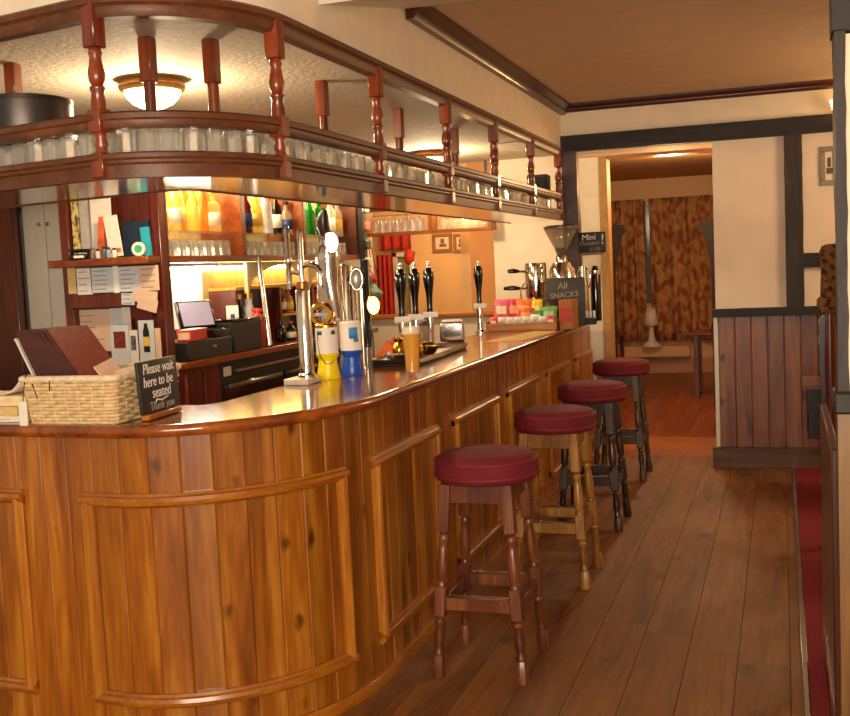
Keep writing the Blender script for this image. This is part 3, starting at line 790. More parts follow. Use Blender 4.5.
for ya, yb in ((4.66, 5.46), (5.52, 6.29), (6.345, 7.195)):
    MB().box(XB+.01, XF-.02, ya, yb, 1.798, 1.805).build('glass_shelf', thin_glass('shelf glass', (.9, .95, .9, 1), .4, .03, .03), bb, world=True, smooth=0)
def bracket(y, sgn):
    """scalloped bracket under the shelf, its curve sweeping down"""
    m = MB(); pts = [(0, 0), (.52, 0)]
    for i in range(13):
        a = i/12*PI/2
        pts.append((.52-.50*math.sin(a)-.0, -.02-.16*(1-math.cos(a))))
    pts.append((0, -.18))
    m.prism([(p*sgn, z) for p, z in pts], 0, .022, Matrix(((0,0,1,-2.935),(1,0,0,y),(0,1,0,1.635),(0,0,0,1))))
    m.build('bracket', GOLDW, bb, world=True, smooth=0)
bracket(5.52, 1); bracket(6.30, -.5); bracket(6.36, 1.2)
lo = MB()
lo.box(XB+.01, -2.98, 5.50, 7.18, 1.475, 1.495, .003); lo.box(XB+.01, -2.98, 6.10, 7.18, 1.29, 1.305, .003)
lo.build('low_shelf', wood('pale shelf edge', 'a8701c', 'c88c2c', 'd8a040', 'y', .3, .2, tint=0), bb, world=True)
for y in (5.50, 6.07, 6.56, 7.15):
    MB().box(XB+.01, -2.985, y, y+.025, ZC, 1.474).build('partition', MAHOG, bb, world=True, smooth=0)
MB().box(XB+.008, XB+.014, 5.53, 6.07, ZC, 1.474).build('dark_back', MAHOG, bb, world=True, smooth=0)
# strip lights of the back bar
def strip(y0, y1, x, z, col, s, label):
    t = thing('strip_light', label, 'strip light', (x, (y0+y1)/2, z))
    h = (y1-y0)/2
    MB().box(-.02, .02, -h, h, .012, .030, .003).build('housing', WHITEW, t)
    MB().cyl((0, -h+.01, 0), (0, h-.01, 0), .011).build('tube', glow('tube %s' % label[-12:], col, s), t)
strip(4.68, 5.42, -3.06, 1.607, 'fff2d8', 60, 'bright white strip light under the bottle shelf above the till')
strip(5.56, 7.10, -3.12, 1.607, 'ffd684', 24, 'warm strip light under the bottle shelf beside the brackets')
strip(4.70, 5.44, -3.10, 2.160, 'ffecc4', 200, 'warm strip light above the golden bottles over the till')
strip(5.54, 7.15, -3.10, 2.160, 'ffeecc', 90, 'warm strip light above the clear and green bottles')

# ---- bottles
def bottle(loc, label, body, cap, prof='round', h=.27, r=.036, lab=None, cat='bottle', group=None):
    t = thing('spirit_bottle', label, cat, loc, random.uniform(-.5, .5), group)
    if prof == 'round':
        p = [(0,0),(r*.9,0),(r,.006),(r,h*.56),(r*.9,h*.64),(r*.42,h*.76),(r*.36,h*.90),(r*.44,h*.905),(r*.44,h*.93),(0,h*.93)]; sg = 18
    elif prof == 'cone':
        p = [(0,0),(r*1.2,0),(r*1.25,.008),(r*1.1,h*.2),(r*.62,h*.62),(r*.38,h*.8),(r*.36,h*.93),(0,h*.93)]; sg = 18
    else:
        p = [(0,0),(r*1.2,0),(r*1.25,.006),(r*1.25,h*.62),(r*1.0,h*.68),(r*.42,h*.74),(r*.40,h*.9),(0,h*.9)]; sg = 4
    MB().lathe(p, seg=sg).build('glass_body', body, t, smooth=30)
    MB().lathe([(0,h*.9),(r*.46,h*.9),(r*.46,h),(0,h)], seg=12).build('cap', cap, t)
    if lab:
        k = 1.27 if prof == 'square' else 1.02
        MB().lathe([(r*k,h*.16),(r*k,h*.46)], seg=sg).build('paper_label', lab, t, smooth=30, solid=.0008)
    return t
AMB, GOLD, PALE = liquid('whisky', 'f0b048', .45), liquid('golden spirit', 'ffe490', .45), liquid('clear spirit', 'fff4d8', .6)
GRN, DRK, REDL, YEL = liquid('green glass', '2f9a2a', .35), liquid('dark glass', '2a2012', .2), liquid('red spirit', '8a2a20', .4), liquid('yellow liqueur', 'f8e67c', .4)
WHT = plain('white bottle', 'f2efe6', .3)
CAPR, CAPB, CAPG = plain('red cap', 'b01818', .35), plain('black cap', '141010', .35), plain('gold cap', 'c89a30', .3, .8)
LABW, LABY, LABB = plain('cream label', 'efe6c8', .7), plain('yellow label', 'e6c04a', .7), plain('blue label', '2c3c6a', .7)
ZG = 1.8055
def shelf_pt(px, x): return at_x(px, 232, x).y
for px, x, body, cap, prof, h, lab, txt in (
    (168, -3.06, GOLD, CAPG, 'round', .28, LABY, 'golden spirit bottle at the left end of the glass shelf'),
    (176.5, -3.01, GOLD, CAPR, 'round', .26, LABW, 'golden spirit bottle second on the glass shelf, with cream label and red cap'),
    (185, -3.06, AMB, CAPB, 'round', .30, LABY, 'amber bottle with yellow label third on the glass shelf'),
    (194, -3.01, YEL, CAPG, 'round', .25, None, 'yellow liqueur bottle without label on the glass shelf'),
    (203, -3.06, AMB, CAPB, 'round', .31, None, 'tall amber bottle without label behind the square golden one'),
    (214, -3.02, GOLD, CAPG, 'square', .24, LABW, 'square golden bottle with broad shoulders on the glass shelf'),
    (247, -3.03, REDL, CAPB, 'round', .26, LABB, 'dark red bottle with blue label just past the first upright'),
    (257, -3.02, YEL, CAPR, 'round', .27, LABY, 'yellow bottle with a red cap beside the white bottle'),
    (267, -3.00, WHT, CAPR, 'round', .30, None, 'opaque white bottle with red cap on the glass shelf'),
    (277, -3.05, DRK, CAPB, 'round', .28, LABW, 'dark bottle with cream label right of the white bottle'),
    (287, -3.00, PALE, CAPB, 'round', .21, LABB, 'short clear bottle with blue label near the chrome taps'),
    (310, -3.04, GRN, CAPG, 'round', .30, None, 'bright green bottle without label behind the swirled beer font'),
    (320, -3.00, GRN, CAPR, 'square', .27, LABW, 'square green bottle with cream label behind the swirled beer font'),
    (331, -3.04, PALE, CAPG, 'round', .29, LABW, 'clear bottle with gold cap right of the green ones'),
    (338, -3.02, PALE, CAPB, 'round', .27, LABY, 'clear bottle with yellow label near the last upright')):
    bottle((x, shelf_pt(px, x), ZG), txt, body, cap, prof, h, .037 if prof != 'square' else .042, lab)
tb = None
for sec, (ya, yb, nm) in enumerate(((4.74, 5.40, 'left of the first upright'), (5.58, 6.24, 'right of the first upright'), (6.42, 7.12, 'by the last upright'))):
    for row, x in enumerate((-2.955, -3.045)):
        y = ya+row*.03
        while y < yb:
            if tb is None:
                tb = tumbler_mesh(.034, .030, .085).build('tumbler', GLASS2, smooth=0); o = tb
            else: o = tb.copy(); COL.objects.link(o)
            o.location = (x, y, 1.6715)
            rn = ('front', 'back')[row]
            tag(o, 'upturned tumbler in the %s row on the back bar shelf, %s' % (rn, nm), 'glass', '%s tumblers %s' % (rn, nm))
            y += .088
# things on the low shelves and the back counter
for px, x, z, body, cap, prof, h, lab, txt in (
    (233, -3.06, ZC, DRK, CAPB, 'round', .30, LABB, 'dark bottle with blue label in the alcove behind the till'),
    (241, -3.05, ZC, DRK, CAPG, 'round', .31, None, 'dark unlabelled bottle in the alcove behind the till'),
    (250, -3.045, ZC, WHT, CAPG, 'cone', .31, None, 'white cone-shaped bottle behind the black till'),
    (276, -3.05, 1.306, WHT, CAPR, 'round', .15, None, 'small white bottle on the low shelf right of the chrome pole'),
    (283, -3.05, 1.306, REDL, CAPB, 'round', .16, LABW, 'small red bottle on the low shelf right of the chrome pole'),
    (290, -3.05, 1.306, AMB, CAPR, 'round', .15, LABY, 'small amber bottle on the low shelf right of the chrome pole'),
    (281, -2.93, ZC, DRK, CAPB, 'round', .13, None, 'short dark bottle on the back counter under the low shelf'),
    (291, -2.92, ZC, DRK, CAPR, 'round', .12, LABW, 'short dark bottle with white label on the back counter'),
    (318, -3.05, 1.306, AMB, CAPB, 'round', .15, None, 'small amber bottle on the low shelf behind the yellow tin'),
    (330, -3.05, 1.306, GOLD, CAPR, 'round', .16, None, 'small golden bottle on the low shelf behind the blue tin')):
    y = at_x(px, 330, x).y
    bottle((x, y, z+.0005), txt, body, cap, prof, h, .032 if prof != 'cone' else .06, lab)
y = at_x(263, 330, -2.88).y
rc = thing('red_canister', 'tall red canister on the back counter beside the chrome pole', 'canister', (-2.90, y-.02, ZC+.0005))
MB().lathe([(0,0),(.035,0),(.037,.006),(.037,.17),(.03,.19),(0,.19)]).build('body', plain('red tin', 'c42a1a', .35), rc)
MB().lathe([(0,.19),(.02,.19),(.02,.205),(.032,.207),(.032,.225),(0,.225)]).build('lid', plain('red lid', 'd8452a', .35), rc)
# chrome pole leaning from counter to shelf
pl = MB().tube([(-2.83, at_x(269, 335, -2.83).y, ZC+.008), (-2.882, at_x(259, 262, -2.88).y, 1.66)], .017, 12).build('chrome_pole', CHROME)
tag(pl, 'slanting chrome pole leaning on the back bar shelf', 'pole')
# fridge under the counter
fr = thing('bottle_fridge', 'black bottle fridge built in under the back counter', 'fridge', (-3.0, 5.78, 0))
MB().box(XB+.01, -2.86, 5.01, 6.54, 0.0, 1.10, .004).build('cabinet', BLACKM, fr, world=True)
for ya, yb in ((5.03, 5.77), (5.79, 6.52)):
    d = MB().box(-2.859, -2.84, ya, yb, .15, .98, .004).build('door', BLACKG, fr, world=True)
    MB().box(-2.84, -2.822, ya+.05, yb-.05, .955, .975, .003).build('handle', STEEL, d, world=True)
MB().box(-2.8585, -2.8545, 5.08, 5.16, 1.02, 1.07).build('sticker', PAPER, fr, world=True, smooth=0)
MB().box(-2.859, -2.83, 5.2, 6.5, 1.035, 1.048, .003).build('trim_strip', plain('pinkish steel', 'b89a84', .3, .6), fr, world=True)

# till
tl = thing('till', 'black till with a tilted touch screen on the back counter', 'till', (-2.95, 5.0, ZC))
MB().box(XB+.07, -2.81, 4.66, 5.11, ZC+.0005, ZC+.10, .006).build('cash_drawer', BLACKM, tl, world=True)
MB().box(-2.815, -2.806, 4.9, 4.94, ZC+.05, ZC+.065, .002).build('lock', STEEL, tl, world=True)
MB().box(XB+.07, -2.81, 4.93, 5.11, ZC+.10, ZC+.15, .006).build('printer', BLACKG, tl, world=True)
M = Matrix.Translation((-2.965, 5.02, ZC+.225)) @ Matrix.Rotation(math.radians(58), 4, 'Z') @ Matrix.Rotation(math.radians(-22), 4, 'X')
sc = MB().box(-.105, .105, 0, .03, -.08, .08, .006, M).build('screen_housing', BLACKG, tl, world=True)
MB().box(-.09, .09, -.003, -.0005, -.066, .066, 0, M).build('screen', glow('till screen', '9a90a0', .35), sc, world=True, smooth=0)
MB().bar((-2.99, 5.03, ZC+.145), (-2.985, 5.025, ZC+.22), .09, .04, .004).build('stand', BLACKM, tl, world=True)
pb = thing('black_box', 'plain black box on the back counter right of the till', 'box', (-2.89, 5.30, ZC+.0005))
MB().box(-.08, .08, -.17, .165, 0, .17, .006).build('body', BLACKM, pb); MB().box(-.082, .082, -.172, .167, .1705, .185, .004).build('lid', BLACKG, pb)
rb = thing('till_roll_box', 'red and white carton lying on the front of the till', 'carton', (-2.86, 4.79, ZC+.1005), .15)
MB().box(-.04, .04, -.11, .10, 0, .055, .002).build('carton', plain('red carton', 'c83220', .5), rb); MB().box(-.041, .041, -.05, .101, .0552, .0575).build('paper_top', PAPER, rb, smooth=0)
MB().box(-.03, .03, -.1125, -.1105, .01, .045).build('end_label', PAPERP, rb, smooth=0)
cn = thing('till_card', 'small white card leaning behind the till by the first bracket', 'card', (-2.99, 5.46, ZC+.0005), .6)
MB().box(-.035, .035, -.003, .003, 0, .25, .001).build('card', PAPER, cn); MB().box(-.012, .012, -.0045, -.0032, .10, .2).build('picture', LABB, cn, smooth=0)

# ---- notice shelves on the end of the back bar block
NY = 4.6
ns = thing('notice_shelves', 'dark red wooden shelves with pinned notices on the end of the back bar', 'shelving', (-3.18, 4.7, 0))
XL0, XL1, XR0, XR1 = (at_y(px, 240, 4.545).x for px in (60, 68.5, 151.5, 160.5))
MB().box(XL0, XR1, 4.605, 4.618, 1.14, 2.2).build('back_board', MAHOG, ns, world=True, smooth=0)
MB().box(XL0, XL1, 4.545, 4.604, 0, 2.2, .003).build('side_panel', MAHOG, ns, world=True)
MB().box(XR0, XR1, 4.545, 4.604, 0, 2.2, .003).build('side_panel', MAHOG, ns, world=True)
MB().box(XL0+.005, XR1-.005, 4.43, 4.544, 1.635, 1.672, .004).build('shelf', SHELFW, ns, world=True)
MB().box(XL1, XR0, 4.52, 4.604, 1.43, 1.51, .003).build('rail_board', MAHOG, ns, world=True)
MB().box(XL0+.005, XR1-.005, 4.43, 4.544, 1.105, 1.14, .004).build('lower_shelf', SHELFW, ns, world=True)
MB().box(XL1, XR0, 4.47, 4.604, 0, 1.104).build('cupboard', MAHOG, ns, world=True, smooth=0)
def sheet(px0, py0, px1, py1, y, mat, label, tilt=0.0, lines=3, name='notice', cat='notice'):
    a, b = at_y(px0, py1, y), at_y(px1, py0, y)
    w, h = b.x-a.x, b.z-a.z
    t = thing(name, label, cat, (a.x+w/2, y, a.z+h/2), rot=(0, tilt, 0))
    MB().box(-w/2, w/2, -.0012, .0012, -h/2, h/2).build('sheet', mat, t, smooth=0)
    if lines:
        m = MB(); rnd = random.Random(px0)
        for i in range(lines):
            z = h*.36-h*.72*i/max(1, lines-1) if lines > 1 else 0
            m.box(-w*.38, w*(.38-rnd.random()*.3), -.0022, -.0013, z-.002, z+.002)
        m.build('lettering', plain('grey ink', '8a8488', .8), t, smooth=0)
    return t
yq = 4.512
sheet(69, 268, 75, 294, yq, plain('ochre card', 'd8b878', .7), 'narrow ochre card at the left end of the notice row', lines=0)
sheet(78, 268, 91, 295, yq, PAPER, 'white docket clipped second in the notice row', lines=4)
sheet(92, 267, 113, 293, yq, PAPERB, 'wide bluish notice left of the bright strip', lines=5)
sheet(114.5, 266, 117.5, 293, yq-.003, plain('white strip', 'f6f4ec', .4), 'narrow bright white strip between two bluish notices', lines=0)
sheet(119, 266, 139, 292, yq, PAPERB, 'wide bluish notice right of the bright strip', lines=5)
sheet(140, 265, 158, 291, yq-.002, PAPERP, 'pinkish docket at the right end of the notice row', lines=4)
sheet(122, 293, 134, 305, yq-.004, PAPERB, 'small mauve notice under the right bluish one', .05, 3)
sheet(133, 290, 157, 303, yq-.008, PAPERP, 'pinkish slip pinned over the upright, upper of two', .12, 0)
sheet(138, 298, 157, 311, yq-.012, PAPERP, 'pinkish slip pinned over the upright, lower of two', .28, 0)
yr = 4.59
sheet(68, 309, 110, 352, yr, PAPERP, 'large pale notice behind the menus in the basket', 0, 6)
sheet(111, 308, 122, 330, yr-.004, PAPERB, 'grey leaflet with a bright fold beside the large pale notice', 0, 0)
sheet(123, 307, 130, 330, yr-.006, PAPER, 'narrow white leaflet left of the dark red card', 0, 0)
sheet(131, 306, 152, 319, yr-.008, plain('dark red card', '6e1812', .5), 'dark red card above the bottle leaflet', 0, 0)
# standing leaflets on the lower shelf
def leaflet(px0, px1, pytop, mat, label, pic=None):
    y = 4.46
    a, b = at_y(px0, pytop, y), at_y(px1, pytop, y)
    w = b.x-a.x; h = b.z-1.1405
    t = thing('leaflet', label, 'leaflet', (a.x+w/2, y, 1.1405))
    MB().box(-w/2, w/2, -.002, .002, 0, h).build('sheet', mat, t, smooth=0)
    if pic == 'bottle':
        z0 = h-.155
        MB().prism([(-.017, z0), (.017, z0), (.017, z0+.10), (.010, z0+.122), (.0085, z0+.14), (-.0085, z0+.14), (-.010, z0+.122), (-.017, z0+.10)], -.0035, -.0021, Matrix(((1,0,0,0),(0,0,1,0),(0,1,0,0),(0,0,0,1)))).build('bottle_picture', BLACKM, t, smooth=0)
        MB().box(-.0165, .0165, -.0042, -.0036, z0+.03, z0+.075).build('bottle_picture_label', LABY, t, smooth=0)
    elif pic:
        MB().box(-w*.32, w*.32, -.0035, -.0021, h*.45, h*.85).build('picture', pic, t, smooth=0)
leaflet(110, 128, 325, PAPERB, 'grey leaflet with a red and black picture on the lower shelf', plain('leaflet photo', '7a2a2a', .6, vary=.6, scale=60))
leaflet(129, 137, 330, PAPER, 'narrow leaflet with a grey picture left of the bottle leaflet', plain('leaflet photo grey', '5a5c6a', .6, vary=.6, scale=60))
leaflet(138, 153, 320, PAPERB, 'white leaflet showing a dark bottle on the lower shelf', 'bottle')
leaflet(154.5, 160, 328, PAPERP, 'narrow pink leaflet by the right side panel', None)
# on the upper shelf
ZS = 1.6725
def standing(name, label, cat, px0, px1, pytop, y, mat, tilt=0.0, d=.004, lean=0.0, z=ZS):
    a, b = at_y(px0, pytop, y), at_y(px1, pytop, y)
    w = b.x-a.x; h = (b.z-z)
    t = thing(name, label, cat, ((a.x+b.x)/2, y, z+abs(math.sin(tilt))*w/2), rot=(lean, tilt, 0))
    MB().box(-w/2, w/2, -d/2, d/2, 0, h, min(.001, d/4)).build('body', mat, t)
    return t, w, h
standing('folder', 'white papers standing tallest on the upper notice shelf', 'papers', 89, 110, 193, 4.56, PAPER)
standing('folder', 'grey papers standing at the left behind the white ones', 'papers', 78, 92, 196, 4.58, plain('grey paper', 'b8b0a8', .8))
t, w, h = standing('picture_card', 'gold patterned card standing at the left end of the upper notice shelf', 'card', 70, 77, 196, 4.57, patterned('gold pattern', '5a4a28', 'e0c880', 60))
t, w, h = standing('tube', 'orange and white upright packet in front of the white papers', 'packet', 96, 102, 217, 4.52, plain('orange packet', 'd8643a', .5, vary=.4, scale=18), .12, .03)
t, w, h = standing('card', 'white card with orange foot leaning on the upper notice shelf', 'card', 107, 121, 216, 4.50, PAPER, -.12)
MB().box(-w*.4, w*.4, -.0035, -.0022, h*.1, h*.2).build('orange_print', plain('orange print', 'd8703a', .6), t, smooth=0)
t, w, h = standing('book', 'dark blue book standing at the right of the upper notice shelf', 'book', 123, 149, 220, 4.56, plain('navy cover', '1c2a3c', .4), 0, .03)
t, w, h = standing('pad', 'bright turquoise pad standing before the dark blue book', 'pad', 142, 150, 227, 4.52, plain('turquoise', '2aa0b8', .4), -.06, .02)
c = at_y(139, 250, 4.46)
tp = thing('tape_roll', 'roll of green tape standing on the upper notice shelf', 'tape', (c.x, 4.46, ZS+.034), rot=(PI/2, 0, .25))
MB().lathe([(.019,-.012),(.033,-.012),(.034,-.009),(.034,.009),(.033,.012),(.019,.012),(.019,-.012)], seg=28).build('roll', plain('pale tape', 'c8d8c4', .4), tp)
MB().lathe([(.0,-.010),(.019,-.010),(.019,.010),(0,.010)], seg=24).build('core', plain('green core', '3aa070', .5), tp)
ph = thing('telephone', 'black telephone handset lying on the upper notice shelf', 'telephone', (at_y(80, 250, 4.46).x, 4.46, ZS), .25)
MB().box(-.045, .045, -.035, .035, 0, .025, .006).build('base', BLACKG, ph); MB().tube([(-.05,0,.035),(-.03,0,.042),(.03,0,.042),(.05,0,.035)], [.014,.009,.009,.014], 10).build('handset', BLACKG, ph)
MB().box(-.02, .03, -.036, -.0352, .006, .018).build('label_strip', PAPER, ph, smooth=0)
for px, col, nm, h in ((93, '6a5a58', 'brown', .05), (98, 'c8c0b0', 'cream', .045), (103, '48505c', 'slate grey', .055), (109, '8a90a8', 'mauve', .05), (114, 'd8d2c4', 'white', .045)):
    o = thing('small_pot', 'little %s pot among the bits and pieces on the upper notice shelf' % nm, 'pot', (at_y(px, 250, 4.45).x, 4.45+random.uniform(-.01, .01), ZS))
    MB().lathe([(0,0),(.011,0),(.012,.004),(.0115,h*.7),(.008,h*.8),(0,h*.8)]).build('body', plain('pot '+nm, col, .35), o)
    MB().lathe([(0,h*.8),(.009,h*.8),(.009,h),(0,h)]).build('lid', BLACKM if nm != 'brown' else CAPR, o)
# pale cupboard and dark door beyond, at the left
cu = thing('wall_cupboard', 'tall cream painted cupboard left of the notice shelves', 'cupboard', (-4.03, 5.25, 0))
a, b = at_y(24, 200, 5.2), at_y(59, 200, 5.2)
MB().box(a.x-.03, b.x+.1, 5.22, 5.5, 0, 2.3).build('body', WHITEW, cu, world=True, smooth=0)
m_ = (a.x*.45+b.x*.55)
for x0, x1, kx in ((a.x-.02, m_-.003, m_-.03), (m_+.003, b.x+.09, m_+.03)):
    d = MB().box(x0, x1, 5.195, 5.219, 1.22, 2.28, .004).build('door', WHITEW, cu, world=True)
    MB().ball((kx, 5.18, at_y(45, 224, 5.18).z), .012).build('knob', STEEL, d, world=True)
struct(MB().box(-4.95, a.x-.035, 5.15, 5.19, 0, 2.3).build('door_3', MAHOG, smooth=0))
struct(MB().box(at_y(17, 240, 5.13).x, a.x-.031, 5.10, 5.149, 0, 2.3, .006).build('door_3_frame', MAHOG))
struct(MB().box(-4.95, -3.2, 5.52, 5.6, 0, 2.42).build('wall_left_back', PLASTER, smooth=0))

# ------------------------------------------------------------------ things on the bar top
ZB = 1.0905
bk = thing('wicker_basket', 'square wicker basket with a cloth-wrapped rim on the near end of the bar', 'basket', (-2.228, 3.125, ZB))
BW, BD, BH = .165, .185, .150
def rect_loop(z, r=.02, n=150):
    f = 1+.10*z/BH
    hx, hy = BW*f, BD*f; per = []
    corners = [((hx-r, hy-r), 0), ((-hx+r, hy-r), 90), ((-hx+r, -hy+r), 180), ((hx-r, -hy+r), 270)]
    for (cx, cy), a0 in corners:
        for k in range(5):
            a = math.radians(a0+22.5*k); per.append((cx+r*math.cos(a), cy+r*math.sin(a), math.cos(a), math.sin(a)))
    out = []
    for i in range(len(per)):
        a, b = per[i], per[(i+1) % len(per)]
        L = math.dist(a[:2], b[:2]); m = max(1, int(L/.0095))
        for k in range(m):
            t = k/m; out.append((a[0]+(b[0]-a[0])*t, a[1]+(b[1]-a[1])*t, a[2]+(b[2]-a[2])*t, a[3]+(b[3]-a[3])*t))
    return out
wm_ = MB()
rows = 13
for r_ in range(rows):
    z = .007+r_*(BH-.012)/(rows-1)
    lp = rect_loop(z); pts = []; d = 0
    for i, (x, y, nx, ny) in enumerate(lp):
        d += math.dist(lp[i][:2], lp[i-1][:2]) if i else 0
        w_ = .0042*math.sin(d/.044*PI + r_*PI)
        pts.append((x+nx*w_, y+ny*w_, z))
    pts.append(pts[0])
    wm_.tube(pts, .0060, 6)
wm_.build('weave', plain('wicker', 'd6b886', .6, vary=.22, scale=55), bk, smooth=60)
st = MB(); lp0, lp1 = rect_loop(0), rect_loop(BH)
for i in range(0, len(lp0), 5):
    a = lp0[i]; b = lp1[min(len(lp1)-1, int(i*len(lp1)/len(lp0)))]
    st.cyl((a[0], a[1], .002), (b[0], b[1], BH), .0035, seg=6)
st.build('stakes', plain('wicker stake', 'dcc090', .6, vary=.15), bk)
MB().box(-BW+.004, BW-.004, -BD+.004, BD-.004, 0, .006).build('base', MATS['wicker stake'], bk)
rm = rect_loop(BH+.006); MB().tube([(x+nx*(.002*math.sin(i*1.3)), y+ny*(.002*math.sin(i*1.3)), BH+.004) for i, (x, y, nx, ny) in enumerate(rm)]+[(rm[0][0], rm[0][1], BH+.004)], .0115, 8).build('rim', plain('cloth wrapped rim', 'e4d0ac', .8, vary=.15, scale=60), bk, smooth=60)
# cords and the white tag at the corner
cd = MB(); cd.tube([(-.155, -.205, .152), (-.162, -.212, .11), (-.166, -.213, .062)], .0022, 5)
tg = thing('hanging_tag', 'white paper tag on a dark cord at the left corner of the basket', 'tag', (-2.228-.166, 3.125-.213, ZB))
MB().box(-.016, .016, -.006, .0015, .0, .082, .002).build('tag', PAPER, tg)
MB().tube([(0,0,.080),(.002,.003,.11),(.012,.002,.150),(.02,.0,.168)], .0018, 5).build('cord', BLACKM, tg)
cord2 = MB().tube([(-.155,-.20,.168),(-.135,-.207,.158),(-.12,-.209,.12),(-.113,-.206,.09)], .0018, 5).build('cord', BLACKM, bk)
cord3 = MB().tube([(-.052,-.20,.17),(-.056,-.2115,.15),(-.060,-.209,.115)], .0018, 5).build('cord', BLACKM, bk)
bmesh_dummy = cd.bm.free()
# leather menus leaning in the basket
ml = None
words = ('leftmost of the leather menus in the basket, dark brown', 'second leather menu from the left in the basket, dark brown', 'third leather menu from the left in the basket, dark brown',
         'fourth leather menu from the left in the basket, dark brown', 'fifth leather menu from the left in the basket, dark brown', 'sixth leather menu from the left in the basket, dark brown',
         'rightmost leather menu, its broad red-brown cover facing the room')
for i in range(7):
    a = math.radians(26+1.85*i)
    t = thing('menu', words[i], 'menu', (-2.297+.0310*i, 3.075, ZB+.026), group='leather menus in the basket', rot=(0, -a, 0))
    L = .285/math.cos(a)
    cv = LEATHER_R if i == 6 else LEATHER
    MB().box(-.0095, -.0065, -.11, .11, 0, L, .001).build('cover', LEATHER, t)
    MB().box(.0065, .0095, -.11, .11, 0, L, .001).build('cover', cv, t)
    MB().box(-.006, .006, -.1085, .105, .003, L-.004).build('pages', plain('menu pages', '5a3a2c' if i else 'd8d0c0', .7) if i else PAPER, t, smooth=0)
    MB().box(-.0095, .0095, -.1125, -.1105, 0, L, .001).build('spine', LEATHER, t)
wl2 = thing('white_menu_sheet', 'white menu sheet sticking out left of the leather menus', 'menu sheet', (-2.330, 3.07, ZB+.03), rot=(0, -math.radians(26), 0))
MB().box(-.003, .003, -.10, .10, 0, .285, .001).build('sheet', PAPER, wl2); MB().box(-.0035, .0035, -.101, -.0, .28, .286).build('edge', PAPERB, wl2)
ev = thing('envelope_stack', 'stack of white order slips lying in the right half of the basket', 'slips', (-2.112, 3.165, ZB+.008))
for k in range(5):
    MB().box(-.042, .042, -.125, .125, .012*k+.10, .012*k+.111, .001, Matrix.Rotation(.05*k-.1, 4, 'Z')).build('slip_pad', PAPER if k % 2 else PAPERP, ev)
MB().box(.0, .038, -.12, .12, 0.0, .10).build('box', PAPERP, ev)
e2 = thing('loose_slip', 'pinkish order slip leaning against the red-brown menu', 'slip', (-2.095, 3.03, ZB+.125), rot=(.15, -.60, .1))
MB().box(-.002, .002, -.07, .07, 0, .09).build('slip', PAPERP, e2)

def chalkboard(name, label, P0, P1, z0, h, lean, mat, lines, foot=None, d=.012):
    P0, P1 = Vector(P0), Vector(P1); w = (P1-P0).length; ang = math.atan2((P1-P0).y, (P1-P0).x)
    mid = (P0+P1)/2
    t = thing(name, label, 'chalkboard', (mid.x, mid.y, z0), rot=(lean, 0, ang))
    MB().box(-w/2, w/2, 0, d, 0, h, .004, seg=2).build('board', mat, t)
    for k, (txt, size, x, z, m, sh, rz) in enumerate(lines):
        writing('lettering', txt, size, m, t, Matrix.Translation((x, -.0012, z)) @ Matrix.Rotation(rz, 4, 'Y') @ UPRIGHT, sh)
    return t, w
A, B = at_z(141, 417.5, ZB), at_z(176, 407.5, ZB)
A, B = Vector((-1.990, 2.995)), Vector((-2.018, 3.275))
t, w = chalkboard('chalkboard_sign', 'chalkboard asking guests to wait to be seated, at the right side of the basket', A, B, ZB+.022, .175, -.06, SLATE,
    [('Please wait', .050, 0, .146, CHALK, .15, .0), ('here to be', .050, -.01, .103, CHALK, .15, .0), ('seated', .052, .005, .064, CHALK, .1, 0),
     ('Thank you', .042, 0.0, .020, CHALK2, .1, 0)])
sw = MB(); sw.tube([(-.05, -.0015, .030), (-.035, -.0015, .041), (.0, -.0015, .036), (.05, -.0015, .044)], [.001, .003, .003, .0015], 5)
sw.build('chalk_underline', CHALK, t)
MB().box(-w/2+.02, w/2-.02, -.012, .022, -.0215, -.0005, .004).build('foot', wood('sign foot', '7a3c0c', 'a8611a', 'b8742a', 'x', .35, .2, tint=0), t)
MB().box(-.006, .006, .013, .02, .0, .14, .002).build('prop', MAHOG, t)
# papers at the left end
for k, (x, y, rz, sx, sy, h, m, lab) in enumerate((
    (-2.585, 3.08, .10, .125, .10, .022, PAPER, 'bottom white pad in the pile at the left end of the bar'),
    (-2.590, 3.08, -.06, .120, .095, .032, plain('buff card', 'd9b878', .75), 'buff card box in the middle of the left pile on the bar'),
    (-2.590, 3.085, .14, .118, .095, .034, plain('cream card', 'e6cf9a', .75), 'thick cream card box in the left pile under the curled paper'))):
    t = thing('paper_pad', lab, 'pad', (x, y, ZB+.0+[0, .0225, .055][k]), rz, 'pile of papers at the left end')
    MB().box(-sx, sx, -sy, sy, 0, h, .002).build('block', m, t)
    MB().box(-sx*.6, sx*.5, -sy-.0012, -sy-.0002, h*.3, h*.7).build('band', PAPERP, t, smooth=0)
cp_ = MB().grid(lambda u, v: (-.06+.12*u, -.07+.14*v, .004+.05*max(0, u-.35)**2*2.2), 10, 4).build('curled_paper', PAPER, solid=.0012)
cp_.location = (-2.535, 3.07, ZB+.0895); tag(cp_, 'curled white paper on top of the pile at the left end of the bar', 'paper')

